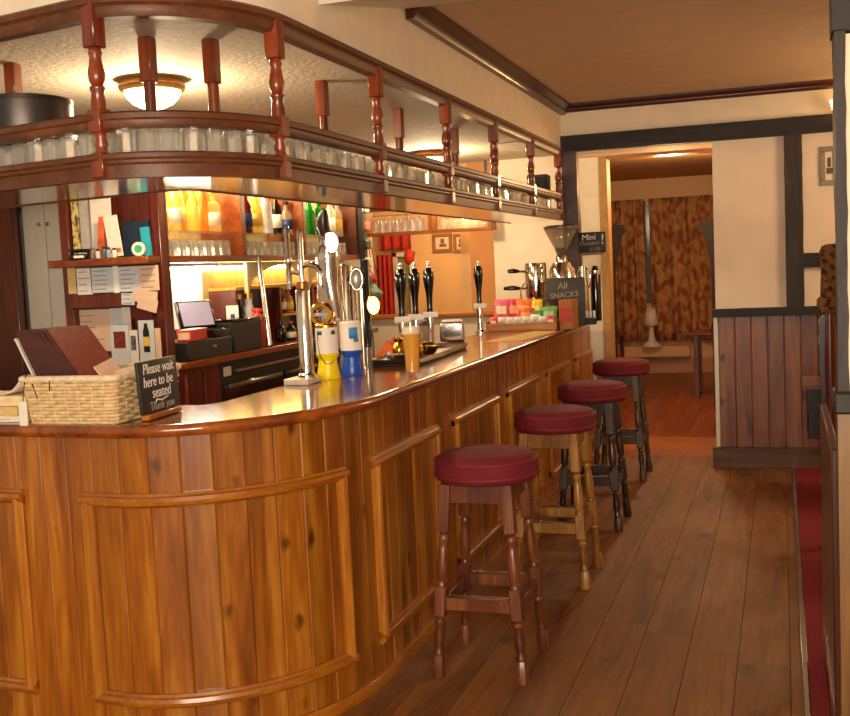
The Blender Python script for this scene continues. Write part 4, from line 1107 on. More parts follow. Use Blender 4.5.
# ---- beer fonts
def column(t, r, z0, z1, mat, name='column', x=0, y=0):
    return MB().lathe([(0,z0),(r*1.25,z0),(r*1.25,z0+.012),(r,z0+.02),(r,z1-.012),(r*.9,z1-.004),(0,z1)], (x, y, 0), 24).build(name, mat, t)
TOCAM = math.atan2(-4.2, 1.9) + PI/2      # turns a -y facing badge to the customers' side
f1 = thing('beer_font', 'tall thin chrome beer font with side arms on a pale slab', 'beer font', (-1.902, 4.085, ZB))
MB().box(-.078, .034, -.07, .07, 0, .026, .004).build('base_slab', plain('pale stone slab', 'd8cbb8', .35), f1)
column(f1, .031, .026, .40, CHROME)
MB().lathe([(0,.40),(.026,.40),(.027,.425),(.02,.43),(0,.43)]).build('collar', plain('copper collar', 'b07038', .3, .8), f1)
MB().lathe([(0,.43),(.0135,.43),(.0135,.63),(.010,.645),(0,.648)]).build('pipe', CHROME, f1)
MB().tube([(0,0,.49),(.035,.0,.50),(.07,.0,.49),(.085,0,.465)], .011, 10).build('arm', CHROME, f1)
MB().lathe([(0,.40),(.012,.40),(.014,.42),(.011,.46),(0,.46)], (.085, 0, 0)).build('nozzle', CHROME, f1)
MB().tube([(0,0,.46),(-.03,.0,.468),(-.055,.0,.47)], .009, 10).build('arm', CHROME, f1)
MB().lathe([(0,.40),(.010,.40),(.013,.43),(.0125,.50),(.016,.505),(.016,.53),(.0115,.54),(.0115,.65),(.008,.66),(0,.66)], (-.058, 0, 0)).build('pipe', CHROME, f1)
def lens(t, name, c, rx, rz, mat, rot=TOCAM, rim=CHROME, d=.02):
    M = Matrix.Translation(c) @ Matrix.Rotation(rot, 4, 'Z') @ Matrix.Rotation(PI/2, 4, 'X')
    r_ = MB().lathe([(0,-d*.5),(1,-d*.5),(1.12,-d*.2),(1.12,d*.3),(.98,d*.5),(.98,d*.2),(0,d*.2)], (0,0,0), 28, M @ Matrix.Diagonal((rx, rz, 1, 1))).build(name+'_rim', rim, t)
    return MB().lathe([(0,d*.22),(.96,d*.22),(.9,d*.5),(.6,d*.8),(0,d*.95)], (0,0,0), 28, M @ Matrix.Diagonal((rx, rz, 1, 1))).build(name, mat, r_, smooth=60)
f2 = thing('swirled_beer_font', 'wide chrome beer font with swirled fluting and dark handle behind the yellow tin', 'beer font', (-1.950, 4.475, ZB))
tw = MB()
def swirl(u, v):
    a = 2*PI*u; z = .02+.50*v
    r = .050+.0035*v+.008*math.sin(3*a+v*5.0)*math.sin(PI*min(1, v*1.2))
    return (r*math.cos(a), r*math.sin(a), z)
tw.grid(swirl, 48, 40); tw.build('column', plain('dark chrome', 'cfc2b4', .09, 1.0, vary=.03), f2, smooth=70)
MB().lathe([(0,0),(.060,0),(.060,.012),(.052,.02),(0,.02)], seg=28).build('base', CHROME, f2)
MB().lathe([(0,.52),(.054,.52),(.056,.535),(.051,.56),(.052,.58),(.042,.625),(0,.63)], seg=28).build('cap', CHROME, f2)
MB().tube([(0,0,.615),(-.010,-.01,.665),(-.004,-.02,.71),(.006,-.024,.742)], [.024,.029,.026,.012], 12).build('handle', plain('dark brown handle', '2a1410', .3), f2)
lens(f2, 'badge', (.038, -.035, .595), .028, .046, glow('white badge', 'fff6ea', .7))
M = Matrix.Translation((-.022, -.062, .275)) @ Matrix.Rotation(TOCAM-.25, 4, 'Z') @ Matrix.Rotation(PI/2, 4, 'X')
MB().lathe([(.034,-.008),(.048,-.008),(.054,0),(.048,.010),(.034,.010),(.030,0),(.034,-.008)], (0,0,0), 28, M).build('ring_badge', BRASS, f2)
MB().box(-.034, .034, -.008, .008, -.004, .004, .001, M).build('ring_bar', CHROME, f2)
MB().tube([(-.012,-.04,.30),(-.05,-.045,.31),(-.062,-.05,.29)], .012, 10).build('spout', CHROME, f2)
f3 = thing('twin_beer_font', 'plain twin chrome beer columns behind the blue tin with a silver oval badge', 'beer font', (-1.915, 4.63, ZB))
column(f3, .036, 0, .50, CHROME, 'column', -.022, 0); column(f3, .024, 0, .42, CHROME, 'column', .038, -.01)
MB().tube([(.038,-.01,.39),(.05,-.02,.44),(.055,-.03,.455)], .008, 8).build('badge_stem', BLACKM, f3)
lens(f3, 'badge', (.052, -.038, .425), .028, .05, plain('silver badge', 'c8c4b8', .2, .6))
f4 = thing('lit_beer_font', 'dark beer font with a round glowing yellow badge', 'beer font', (-1.905, 4.90, ZB))
column(f4, .022, 0, .52, BLACKG, 'column', -.035, 0)
MB().tube([(-.035,0,.30),(.0,-.005,.31),(.01,-.01,.32)], .012, 8).build('arm', BRASS, f4)
lens(f4, 'badge', (.008, -.022, .292), .031, .046, glow('lit badge', 'ffec9c', 1.6), rim=BRASS)
# ---- collection tins
def tin(loc, label, low, patch, rz):
    t = thing('collection_tin', label, 'collection tin', loc, rz)
    MB().lathe([(0,0),(.051,0),(.053,.005),(.047,.04),(.040,.078),(.040,.088),(.050,.102),(.050,.112),(0,.112)], seg=32).build('base', low, t)
    MB().lathe([(0,.1125),(.0485,.1125),(.0485,.225),(0,.225)], seg=32).build('body', plain('tin paper', 'f0e6dc', .5, vary=.03), t)
    MB().lathe([(0,.2255),(.050,.2255),(.050,.236),(.044,.242),(0,.242)], seg=32).build('lid', PAPER if low is not TINY else BRASS, t)
    for a0, a1, z0, z1, m in patch:
        g = MB(); g.grid(lambda u, v: (.0488*math.cos(a0+(a1-a0)*u), .0488*math.sin(a0+(a1-a0)*u), z0+(z1-z0)*v), 8, 1)
        g.build('printed_patch', m, t, solid=.0008)
    return t
TINY = plain('yellow plastic', 'f2d808', .3, vary=.03); TINB = plain('blue plastic', '1b4fb4', .3, vary=.03)
PGRN = plain('green print', '1c5a44', .5); PBLU = plain('light blue print', '3c8cc0', .5)
ty = tin((-1.882, 4.262, ZB), 'yellow collection tin with a white paper body', TINY, [(-2.15, -1.6, .195, .212, PGRN), (-.75, -.3, .195, .212, PGRN)], 0)
MB().tube([(-.024,-.047,.20),(-.020,-.0535,.15),(-.008,-.058,.10),(.015,-.056,.07),(.035,-.05,.07),(.046,-.03,.085)], .0016, 5).build('cord', BLACKM, ty)
tin((-1.832, 4.415, ZB), 'blue collection tin with a white paper body', TINB, [(-1.35, -.5, .165, .215, PBLU), (-.95, -.45, .15, .165, PBLU)], 0)
# ---- the pint
pt = thing('pint_of_lager', 'full pint glass of golden lager on the bar edge', 'pint', (-1.522, 4.345, ZB))
PG = [(.029,.0),(.0305,.004),(.0305,.02),(.031,.06),(.034,.11),(.0395,.16),(.0405,.185),(.040,.215),(.0395,.235)]
MB().lathe([(0,0)]+PG, seg=32).build('glass', thin_glass('pint glass', (.99,.98,.95,1), .5, .03, .03), pt, smooth=60)
MB().lathe([(0,.010)]+[(r-.0015, z) for r, z in PG if .015 < z < .17]+[(.0385,.182),(0,.182)], seg=32).build('lager', liquid('lager', 'ffd658', .4), pt, smooth=60)
MB().lathe([(0,.1825),(.0386,.1825),(.0386,.212),(0,.216)], seg=32).build('head', plain('beer froth', 'f4e4c4', .8, vary=.05), pt, smooth=60)
# ---- straws, trays and odds and ends
sh = thing('straw_holder', 'glass beaker of black straws beside the blue tin', 'straw holder', (-1.885, 4.735, ZB))
MB().lathe([(0,0),(.026,0),(.03,.10),(.0285,.10),(.025,.004),(0,.004)], seg=20).build('beaker', GLASS2, sh)
for k in range(14):
    a = k*2.4; r0, r1 = .012*(k % 3)/2, .024+.016*((k*7) % 5)/5
    MB().cyl((r0*math.cos(a), r0*math.sin(a), .005), (r1*math.cos(a), r1*math.sin(a), .18+.012*(k % 4)), .0028, seg=6).build('straw', BLACKM, sh)
ds = thing('drip_tray', 'long dark metal tray on the bar behind the pint', 'tray', (-1.80, 5.28, ZB), .05)
tr = MB(); tr.box(-.125, .125, -.50, .50, 0, .008, .002)
tr.build('tray', plain('dark metal tray', '5a4a40', .3, .8), ds)
l_ = MB().sweep([((-.12,-.495),(-1,-1)),((.12,-.495),(1,-1)),((.12,.495),(1,1)),((-.12,.495),(-1,1)),((-.12,-.495),(-1,-1))], [(0,.008),(.006,.008),(.016,.03),(.012,.032),(.0,.011)], False)
l_.build('raised_edge', MATS['dark metal tray'], ds)
def at_tray(x, y): return (-1.80+x-.05*y, 5.28+y+.05*x, ZB+.0085)
def bowl(loc, r, h, mat, fill, name, label, cat):
    t = thing(name, label, cat, loc)
    MB().lathe([(0,0),(r*.6,0),(r*.9,h*.5),(r,h),(r-.004,h),(r*.86,h*.5),(r*.55,.005),(0,.005)], seg=24).build('bowl', mat, t)
    if fill:
        m = MB(); rnd = random.Random(int(r*1e4))
        for k in range(26):
            a = rnd.random()*6.28; q_ = r*.7*math.sqrt(rnd.random())
            m.ball((q_*math.cos(a), q_*math.sin(a), h*.62+rnd.random()*h*.3), .009, rnd.uniform(.8,1.5), 1, .7, 8)
        tag(m.build('filling', fill, t, smooth=60), kind='stuff')
    return t
NUT = plain('nuts', 'b87a30', .6, vary=.3)
bowl(at_tray(-.03, -.32), .065, .035, STEEL, NUT, 'nut_bowl', 'steel bowl of nuts at the near end of the tray', 'bowl')
bowl(at_tray(.02, .06), .060, .045, BRASS, None, 'brass_bowl', 'empty brass bowl in the middle of the tray', 'bowl')
bowl(at_tray(-.05, .26), .055, .05, BRASS, NUT, 'nut_bowl', 'brass bowl of nuts at the far end of the tray', 'bowl')
for x, y, nm, h, lab in ((-.08, -.12, BRASS, .10, 'tall brass pot on the tray behind the pint'), (.0, -.07, BRASS, .075, 'squat brass pot on the tray right behind the pint')):
    t = thing('brass_pot', lab, 'pot', at_tray(x, y))
    MB().lathe([(0,0),(.03,0),(.036,h*.3),(.034,h*.55),(.022,h*.8),(.028,h),(.024,h),(.018,h*.8),(0,h*.75)], seg=20).build('body', nm, t)
    MB().tube([(.032,0,h*.75),(.052,0,h*.7),(.05,0,h*.4),(.034,0,h*.3)], .004, 6).build('handle', nm, t)
jr = thing('glass_jar', 'small clear jar with a brown lid by the third pump handle', 'jar', (-1.965, 5.80, ZB))
MB().lathe([(0,0),(.034,0),(.036,.006),(.036,.12),(.03,.135),(0,.135)], seg=24).build('jar', liquid('cloudy jar', 'c8bca8', .6), jr)
MB().lathe([(0,.1355),(.033,.1355),(.033,.16),(0,.16)], seg=24).build('lid', plain('brown jar lid', '5a2c18', .4), jr)
bs = thing('folded_napkins', 'folded orange napkins propped up left of the pump handles', 'napkins', (-1.93, 5.17, ZB))
for k in range(3):
    MB().prism([(-.09+.02*k, .0), (.10, .0), (-.01+.03*k, .10+.015*k)], -.02+.022*k, -.004+.022*k, Matrix(((1,0,0,0),(0,0,1,0),(0,1,0,.0),(0,0,0,1)))).build('napkin', plain('orange napkin %d' % k, ('d0602a', 'c84a24', 'e08a4a')[k], .8), bs, smooth=0)
gb = thing('crumpled_cloth', 'crumpled bluish cloth on the bar under the orange napkins', 'cloth', (-1.87, 4.98, ZB))
MB().grid(lambda u, v: (-.06+.12*u, -.07+.14*v, .004+.035*math.sin(PI*u)*math.sin(PI*v)*(1+.5*math.sin(9*u+5*v))), 20, 20).build('cloth', plain('bluish cloth', '9aa0b4', .8, vary=.2), gb, solid=.002, smooth=80)
# ---- hand pumps
def pump(y, label, h=.27, x=-1.975):
    t = thing('hand_pump', label, 'hand pump', (x, y, ZB))
    MB().lathe([(0,0),(.034,0),(.034,.01),(.022,.022),(.019,.10),(.022,.15),(.018,.185),(0,.185)], seg=20).build('pillar', CHROME, t)
    MB().lathe([(0,.186),(.014,.186),(.019,.20),(.016,.23),(.019,.30),(.027,.355),(.033,.40),(.030,.44),(.02,.462),(0,.464)], seg=20).build('handle', BLACKG, t)
    MB().lathe([(0,.464),(.012,.464),(.009,.474),(.013,.484),(.010,.498),(0,.50)], seg=16).build('finial', CHROME, t)
    M = Matrix.Rotation(TOCAM, 4, 'Z')
    MB().box(-.045, .045, -.030, -.024, .172, .205, .004, M).build('pump_clip', PAPER, t)
    MB().tube([(0,-.02,.11),(.012,-.06,.115),(.014,-.075,.08),(.014,-.076,.04)], .007, 8).build('spout', CHROME, t)
pump(5.505, 'black-handled hand pump nearest the orange napkins, first of three together')
pump(5.735, 'black-handled hand pump in the middle of the three together')
pump(5.995, 'black-handled hand pump nearest the napkin dispenser, last of three together')
pump(7.09, 'single black-handled hand pump at the left end of the snack box')
nd = thing('napkin_dispenser', 'square steel napkin dispenser on the bar past the tray', 'dispenser', (-1.955, 6.36, ZB), .25)
MB().box(-.075, .075, -.05, .05, 0, .125, .012, seg=3).build('case', STEEL, nd)
MB().box(-.06, .06, -.0525, -.0505, .03, .10, .002).build('front_plate', CHROME, nd); MB().box(-.06, .06, -.035, .035, .1252, .135).build('napkins', PAPER, nd)
q = [at_z(px, py, ZB) for px, py in ((483, 342.5), (522, 341.5), (557, 331.5), (534, 331.5))]
bmt = MB().prism([(v.x, v.y) for v in q], ZB, ZB+.004).build('bar_mat', plain('straw coloured mat', 'c8a050', .6, vary=.15, scale=40), smooth=0)
tag(bmt, 'straw-coloured mat lying on the bar in front of the snack box', 'mat')

# ---- snack box
sx0, sx1, sy = -1.955, -1.475, 7.20
sn = thing('snack_box', 'open wooden snack box at the far end of the bar', 'box', (-1.715, sy, ZB))
w2 = .24
SNW = wood('snack box wood', '7a4a20', '9c6430', 'b47c40', 'x', .45, .1, tint=0)
MB().box(-w2, w2, 0, .30, 0, .010).build('base', SNW, sn, smooth=0)
MB().box(-w2, w2, -.010, .0, 0, .055, .002).build('front_board', SNW, sn); MB().box(-w2, w2, .30, .312, 0, .09, .002).build('back_board', SNW, sn)
MB().box(-w2-.010, -w2, -.010, .312, 0, .07, .002).build('side_board', SNW, sn); MB().box(w2, w2+.010, -.010, .312, 0, .07, .002).build('side_board', SNW, sn)
def packet(x, y, z, w, h, col, col2, label, rx=-.2, ry=0.0, rz=0.0, group='snack packets in the wooden box', wy=.022):
    t = thing('snack_packet', label, 'packet', (x, y, z), group=group, rot=(rx, ry, rz))
    def f(s):
        def g(u, v):
            b = (math.sin(PI*u)**.5)*(math.sin(PI*v)**.6)
            return ((u-.5)*w*(1-.06*math.sin(PI*v)), s*wy*b*(1+.12*math.sin(17*u+9*v)), v*h)
        return g
    m = MB(); m.grid(f(-1), 12, 12); m.grid(f(1), 12, 12)
    bmesh.ops.remove_doubles(m.bm, verts=m.bm.verts, dist=.0004)
    m.build('bag', plain('bag '+col, col, .3, vary=.2, scale=22), t, smooth=70)
    m = MB(); m.grid(lambda u, v: ((u-.5)*w*.6, -wy*(math.sin(PI*(.2+.6*u))**.5)*(math.sin(PI*(.35+.35*v))**.6)*1.13-.001, (.35+.35*v)*h), 8, 5)
    m.build('printed_panel', plain('panel '+col2, col2, .35, vary=.15, scale=30), t, smooth=70)
for k, (x, y, w, h, c1, c2, nm) in enumerate((
    (-.185, .20, .12, .165, 'e0607a', 'f6d8b0', 'pink packet with a cream panel at the left of the back row'),
    (-.095, .21, .11, .165, 'd8344a', 'f09a70', 'red packet next to the pink one in the back row'),
    (-.020, .20, .13, .16, 'e8743a', 'f0b060', 'orange packet in the middle of the back row'),
    (.065, .20, .09, .155, 'e8c020', 'f2e080', 'yellow packet right of the orange one in the back row'),
    (.010, .12, .12, .11, 'd24a20', 'e89a50', 'dark orange packet lying before the yellow one'),
    (.080, .115, .11, .09, '5a9a50', 'e8f0d8', 'green and white packet in the middle row'),
    (.165, .22, .12, .155, '3a2c24', '6a4a30', 'dark brown packet at the right of the back row'),
    (.170, .13, .12, .115, '6fa860', 'a8d090', 'green packet in front of the dark brown one'))):
    packet(-1.715+x, sy+y, ZB+.012+(.03 if y < .15 else .04), w, h, c1, c2, nm, -.15, 0, random.uniform(-.1, .1))
for k in range(8):
    cols = ('d84a50', 'e6e2d8', 'e2ddd0', 'dedad0', 'e6e2d8', 'd8d4c8', 'e2ddd0', 'd84a50')
    packet(-1.715-.205+k*.058, sy+.045, ZB+.012, .062, .085, cols[k], 'b8a890' if k not in (0, 7) else 'f0c8b0',
           ('small red packet at the left end of the front row', 'first small white packet from the left in the front row', 'second small white packet from the left in the front row',
            'third small white packet from the left in the front row', 'third small white packet from the right in the front row', 'second small white packet from the right in the front row',
            'first small white packet from the right in the front row', 'small red packet at the right end of the front row')[k], -.1, 0, 0, 'small packets in the front row', .016)
cbx = thing('cardboard_box', 'upright brown cardboard box at the right of the snack box', 'box', (-1.415, 7.36, ZB))
MB().box(-.04, .05, -.12, .12, 0, .20, .002).build('carton', plain('cardboard', 'a0632e', .75, vary=.1), cbx); MB().box(-.03, .04, -.1215, -.1203, .05, .15).build('red_print', plain('carton red print', 'b03020', .6), cbx, smooth=0)
# chalkboard behind the snacks, coffee machine, grinder
a, b = at_y(546, 300, 7.58), at_y(585, 300, 7.58)
zt = at_y(565, 277.5, 7.58).z
hh = zt-ZB-.002
chalkboard('snack_chalkboard', 'grey chalkboard standing behind the snack packets', (a.x, 7.58), (b.x, 7.58), ZB+.001, hh, -.03, SLATE2,
    [('All', .065, -.02, hh-.06, CHALK2, .1, -.05), ('SNACKS', .055, -.01, hh-.125, CHALK2, .1, -.08), ('60p', .055, .03, hh-.19, CHALK2, .1, 0)])
gr = thing('coffee_grinder', 'coffee grinder with a clear cone hopper and chrome body', 'coffee grinder', (at_y(567, 270, 7.80).x-.035, 7.80, ZB))
zc_ = lambda py: at_y(567, py, 7.80).z-ZB
MB().lathe([(0,0),(.09,0),(.09,.02),(.08,.04),(.08,zc_(284)),(.098,zc_(281)),(.095,zc_(270)),(.07,zc_(262)),(0,zc_(262))], seg=32).build('body', CHROME, gr)
MB().lathe([(0,zc_(262)),(.045,zc_(262)),(.045,zc_(256)),(.04,zc_(255)),(0,zc_(255))], seg=28).build('collar', STEEL, gr)
hp = Matrix.Translation((-.05, 0, 0))
MB().lathe([(.034,zc_(255)),(.05,zc_(248)),(.125,zc_(228))], seg=32).build('hopper', thin_glass('smoky hopper', (.82,.77,.68,1), .4, .05, .15), gr, solid=.002)
MB().lathe([(0,zc_(228)),(.128,zc_(228)),(.128,zc_(226.5)),(.10,zc_(225)),(0,zc_(224.5))], seg=32).build('hopper_lid', plain('smoky lid', '6a5848', .25), gr)
tag(MB().lathe([(0,zc_(254.5)),(.033,zc_(254.5)),(.046,zc_(249)),(.04,zc_(247.5)),(0,zc_(247))], seg=24).build('coffee_beans', plain('coffee beans', '3a1c0c', .5, vary=.5, scale=160, bump=.6), gr), kind='stuff')
em = thing('espresso_machine', 'chrome espresso machine with black handles left of the grinder', 'coffee machine', (at_y(536, 280, 7.86).x, 7.86, ZB))
ze = lambda py: at_y(536, py, 7.86).z-ZB
MB().box(-.13, .06, -.02, .16, 0, .03, .006).build('drip_base', STEEL, em)
MB().box(-.06, .06, .05, .16, .03, ze(297), .01).build('back_column', STEEL, em)
MB().lathe([(0,ze(297)),(.078,ze(297)),(.082,ze(294)),(.082,ze(266)),(.076,ze(263)),(0,ze(262))], seg=32).build('boiler', CHROME, em)
for py, dx in ((271, -.20), (288, -.235)):
    z = ze(py)
    hd = MB().tube([(-.07,-.02,z),(-.13,-.04,z+.004)], .009, 8).build('arm', CHROME, em)
    MB().tube([(-.12,-.035,z+.003),(-.16,-.05,z+.008),(dx,-.06,z+.006)], [.012,.019,.013], 10).build('black_handle', BLACKG, hd)
MB().tube([(-.08,-.05,ze(283)),(-.11,-.06,ze(290)),(-.10,-.06,ze(300)),(-.115,-.06,ze(310))], .006, 8).build('steam_pipe', CHROME, em)
MB().lathe([(0,ze(302)),(.05,ze(302)),(.05,ze(297)),(0,ze(297))], (-.02,-.0,0), 24).build('group_head', STEEL, em)
fk = thing('steel_flask', 'pair-handled steel jug right of the coffee grinder', 'jug', (at_y(583, 275, 7.90).x, 7.88, ZB))
zj = lambda py: at_y(583, py, 7.88).z-ZB
MB().lathe([(0,0),(.045,0),(.047,.01),(.040,zj(285)),(.030,zj(266)),(0,zj(265))], seg=24).build('body', STEEL, fk)
MB().tube([(.032,-.02,zj(268)),(.062,-.03,zj(272)),(.062,-.03,zj(284)),(.042,-.02,zj(288))], .006, 8).build('handle', CHROME, fk)
MB().tube([(-.02,-.028,zj(268)),(-.03,-.055,zj(274)),(-.03,-.055,zj(284)),(-.02,-.035,zj(288))], .006, 8).build('handle', CHROME, fk)
bp_ = thing('sauce_caddy', 'small dark caddy with white sachets at the far right end of the bar', 'caddy', (at_y(589, 325, 7.7).x-.005, 7.74, ZB))
MB().box(-.06, .05, -.04, .04, 0, .05, .003).build('caddy', BLACKM, bp_)
for k in range(4): MB().box(-.045+k*.025, -.027+k*.025, -.030+.008*k, -.024+.008*k, .05, .095+.006*(k % 2), .001).build('sachet', PAPER, bp_)
fl_ = thing('black_flask', 'slim black flask with a bright band against the white jamb', 'flask', (at_y(596, 300, 8.2).x, 8.2, ZB))
zf = lambda py: at_y(596, py, 8.2).z-ZB
MB().lathe([(0,0),(.038,0),(.04,.01),(.04,zf(276)),(.02,zf(266)),(0,zf(265))], seg=20).build('body', BLACKG, fl_)
MB().lathe([(.0405,zf(275)),(.0415,zf(274)),(.0415,zf(270.5)),(.032,zf(270))], seg=20).build('band', CHROME, fl_, solid=.001)
# dessert board fixed to the timber post
a, b = at_y(578.5, 240, 7.965), at_y(605.5, 240, 7.965)
z1, z0 = at_y(592, 232, 7.965).z, at_y(592, 253, 7.965).z
t, w = chalkboard('dessert_chalkboard', 'small chalkboard offering mini desserts, fixed beside the dark post', (a.x, 7.965), (b.x, 7.965), z0, z1-z0, 0, SLATE,
    [('Mini', .062, -.025, (z1-z0)*.75, CHALK, .1, -.03), ('Dessert', .045, -.02, (z1-z0)*.47, CHALK2, .1, -.03), ('£1.95', .036, .02, (z1-z0)*.17, CHALK2, .1, -.03), ('!', .105, .078, (z1-z0)*.62, CHALK, 0, .05)])
MB().box(-w*.4, w*.4, -.004, .012, -.014, -.001, .002).build('ledge', SHELFW, t)
# hanging snack packets on the last upright
for px, py, x, w, h, c1, c2, lab, rx, ry in ((372, 274, -2.845, .10, .15, 'b02838', 'd8c8c8', 'red and white snack packet hanging off the last upright', 0, -.55), (379, 289, -2.835, .09, .12, '6a9a7a', 'a8b8a0', 'green snack packet hanging under the red one', 0, -.75)):
    q_ = at_x(px, py, x)
    packet(q_.x, q_.y, q_.z-h/2, w, h, c1, c2, lab, rx, ry, .6, 'packets hanging by the last upright')
hk = thing('packet_strip', 'dark hanging strip with clips at the last upright of the back bar', 'display strip', (-2.87, 7.24, 1.35))
MB().box(-.02, .02, -.03, .03, 0, .75, .003).build('strip', BLACKM, hk)
tops = []
for px, py, x, h in ((372, 274, -2.845, .15), (379, 289, -2.835, .12)):
    q_ = at_x(px, py, x); v = q_-hk.location
    MB().tube([(.0,0,.74), (v.x*.5, v.y*.5, .5*(.74+v.z+h*.42)-.01), (v.x, v.y, v.z+h*.5), (v.x-.01, v.y, v.z+h*.25)], .003, 6).build('string', BLACKM, hk)
for k in range(5): MB().box(.02, .045, -.05, .05, .10+k*.13, .17+k*.13, .01).build('clip', plain('clip %d' % k, ('6a2a20', 'b8a898', '3a3430', 'a05040', 'c8c0b0')[k], .4), hk)

# ---- glass rack across the servery opening
YR = 8.38
zr0 = at_y(430, 233.5, YR).z
rx0, rx1 = at_y(366, 230, YR).x, at_y(494, 230, YR).x
rk = thing('servery_rack', 'wooden glass rack hanging across the servery opening', 'glass rack', ((rx0+rx1)/2, YR, zr0))
MB().box(rx0, rx1, YR-.09, YR+.09, zr0-.0, zr0+.025, .003).build('shelf', wood('rack wood', '6a2a0c', '98501c', 'b4682a', 'x', .3, .3, tint=0), rk, world=True)
zt2 = at_y(430, 208, YR).z
MB().box(rx0, rx1, YR-.09, YR+.09, zt2, zt2+.02, .003).build('top_board', MATS['rack wood'], rk, world=True)
xm = at_y(431, 220, YR).x
for x in (rx0, xm, rx1-.03): MB().box(x, x+.03, YR-.085, YR+.085, zr0+.0255, zt2-.0005, .002).build('divider', MATS['rack wood'], rk, world=True)
for x in (rx0+.05, xm, rx1-.06): MB().box(x, x+.02, YR-.01, YR+.01, zt2+.02, 2.394).build('hanger', BLACKM, rk, world=True)
wg = None
for i in range(15):
    x = rx0+.10+i*.066
    if abs(x-xm-.015) < .05 or x > rx1-.06: continue
    for row, dy in enumerate((-.04, .045)):
        if wg is None:
            m = MB(); m.lathe([(0,0),(.032,0),(.033,.004),(.036,.05),(.03,.095),(.006,.112),(.005,.135),(.028,.142),(0,.144)], seg=14)
            wg = m.build('wine_glass', GLASS2, smooth=50); o = wg
        else: o = wg.copy(); COL.objects.link(o)
        o.location = (x, YR+dy, zr0+.0255)
        side = 'left' if x < xm else 'lit right'
        tag(o, 'upturned stemmed glass in the %s %s row of the servery rack' % (side, ('front', 'back')[row]), 'glass', '%s %s row of servery glasses' % (side, ('front', 'back')[row]))
lb = thing('rack_lamp', 'small warm lamp glowing among the glasses in the servery rack', 'lamp', (xm+.34, YR+.0, zt2))
MB().cyl((0,0,0), (0,0,-.03), .02).build('socket', BRASS, lb); MB().ball((0,0,-.055), .028).build('bulb', glow('rack bulb', 'ffc878', 170), lb)

# ------------------------------------------------------------------ right-hand side of the room
YP = 3.1
struct(MB().box(.138, 2.2, YP, YP+.09, 0, 1.105).build('wall_partition', wood('partition pine', '5a3a12', '75501c', '8a6228', 'z', .4, .15, knots=4, tint=.1), smooth=0))
struct(MB().box(.128, 2.2, YP-.03, YP+.11, 1.105, 1.165, .006).build('trim_12', BLACKB))
struct(MB().box(.167, 2.2, YP+.015, YP+.085, 1.165, 2.12).build('wall_partition_upper', PLASTER, smooth=0))
rough_beam(.141, .169, YP-.005, YP+.10, 1.165, 2.13, 'z', BLACKV, 'trim_13')
rough_beam(.136, 2.2, YP-.02, YP+.12, 2.125, 2.34, 'x', MATS['black timber across'], 'trim_14')
struct(MB().box(.140, 2.2, YP+.0, YP+.09, 2.34, 2.52).build('wall_partition_top', PLASTER, smooth=0))
stl = thing('settle', 'low dark red-brown settle backing on to the pine partition', 'settle', (.35, 3.7, 0.012))
MB().box(.126, .150, 3.24, 4.2, .012, .98, .004).build('side_panel', wood('settle side', '2a0e08', '43190c', '562412', 'z', .35, .2, tint=.1), stl, world=True)
MB().box(.150, .62, 3.24, 4.2, .38, .44, .01).build('seat', MAHOG, stl, world=True)
for x in (.19, .58):
    for y in (3.32, 4.12): MB().box(x-.025, x+.025, y-.025, y+.025, .012, .38, .003).build('leg', MAHOG, stl, world=True)
PAT = patterned('patterned upholstery', '3a1c0e', '8a5a30', 60, .9)
ch = thing('high_chair', 'high-backed chair with brown patterned upholstery beyond the partition', 'chair', (.44, 5.32, 0.012))
def cx(px): return at_y(px, 300, 5.25).x
zh = lambda py: at_y(828, py, 5.25).z
bk_ = MB()
prof = [(cx(821), zh(312)), (cx(817), zh(306)), (cx(817.5), zh(300)), (cx(821), zh(297)), (cx(822), zh(270)), (cx(820.5), zh(252)), (cx(823), zh(246)), (cx(828), zh(244)), (.75, zh(244)), (.75, zh(312))]
bk_.prism(prof, -5.36, -5.24, Matrix(((1,0,0,0),(0,0,-1,0),(0,1,0,0),(0,0,0,1))))
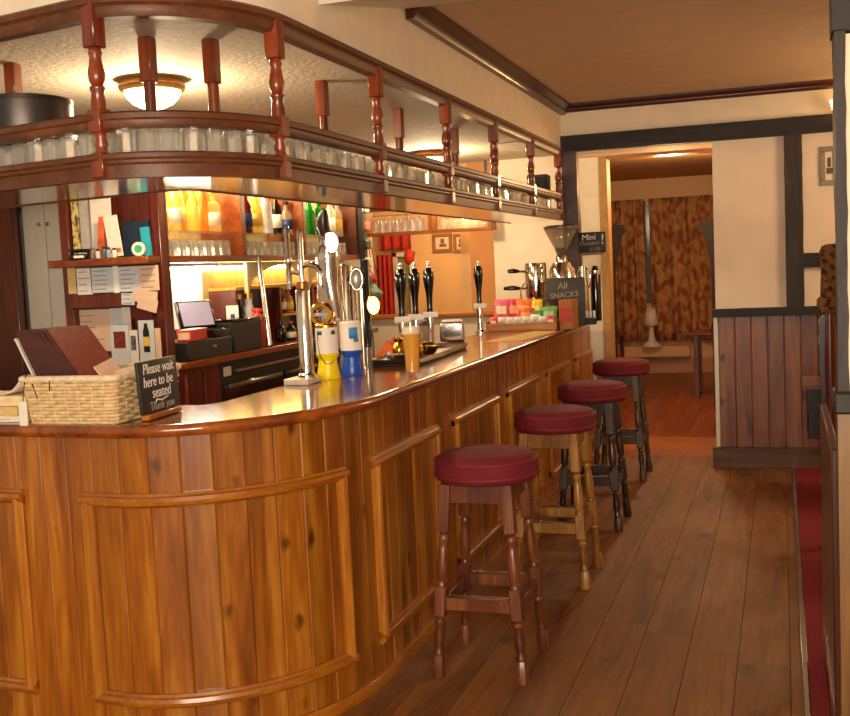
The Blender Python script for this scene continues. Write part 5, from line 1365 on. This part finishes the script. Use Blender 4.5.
o = bk_.build('backrest', PAT, ch, world=True, smooth=0)
cv = [(cx(823), zh(316)), (cx(818), zh(322)), (cx(820), zh(330)), (cx(817), zh(340)), (cx(820), zh(352)), (cx(818), zh(364)), (cx(820), zh(376)), (cx(823.5), .012), (cx(826), .012), (cx(826), zh(316))]
MB().prism(cv, -5.33, -5.27, Matrix(((1,0,0,0),(0,0,-1,0),(0,1,0,0),(0,0,0,1)))).build('carved_stile', plain('carved dark wood', '1c0e0a', .35), ch, world=True, smooth=0)
MB().turned((cx(829.5), 5.24, .012), (cx(829.5), 5.24, zh(313)), [(0,.018),(.3,.022),(.6,.02),(.8,.026),(.92,.022),(1,.018)], 14).build('post', MAHOG, ch, world=True)
MB().box(cx(826)+.02, .74, 5.36, 5.84, .45, .53, .02).build('seat', PAT, ch, world=True)
for x, y in ((.20, 5.82), (.72, 5.82), (.72, 5.30)): MB().box(x-.022, x+.022, y-.022, y+.022, .012, .45, .003).build('leg', MAHOG, ch, world=True)
tb_ = thing('small_table', 'small dark table at the end of the panelled wall', 'table', (.40, 6.95, 0.012))
MB().box(.105, .72, 6.70, 7.25, .725, .75, .006).build('table_top', wood('table top', '4a2412', '6e3c22', '8a5436', 'x', .3, .3, tint=0), tb_, world=True)
MB().box(.135, .68, 6.78, 7.17, .42, .724, .004).build('apron', BLACKM, tb_, world=True)
for x in (.30, .64):
    for y in (6.80, 7.14): MB().box(x-.022, x+.022, y-.022, y+.022, .012, .42, .003).build('leg', BLACKM, tb_, world=True)
wl_ = thing('wall_lamp', 'small lit wall lamp high on the cream wall at the right', 'wall lamp', (at_y(836, 108, 7.97).x, 7.98, at_y(836, 108, 7.97).z))
MB().lathe([(0,-.01),(.03,-.01),(.03,.0),(0,.0)], (0,-.0,0), 16, Matrix.Rotation(PI/2, 4, 'X')).build('back_plate', BRASS, wl_)
MB().lathe([(.02,-.03),(.045,.05)], (0,-.05,0), 18).build('shade', glow('lamp shade', 'ffd890', 3.0), wl_, solid=.003)
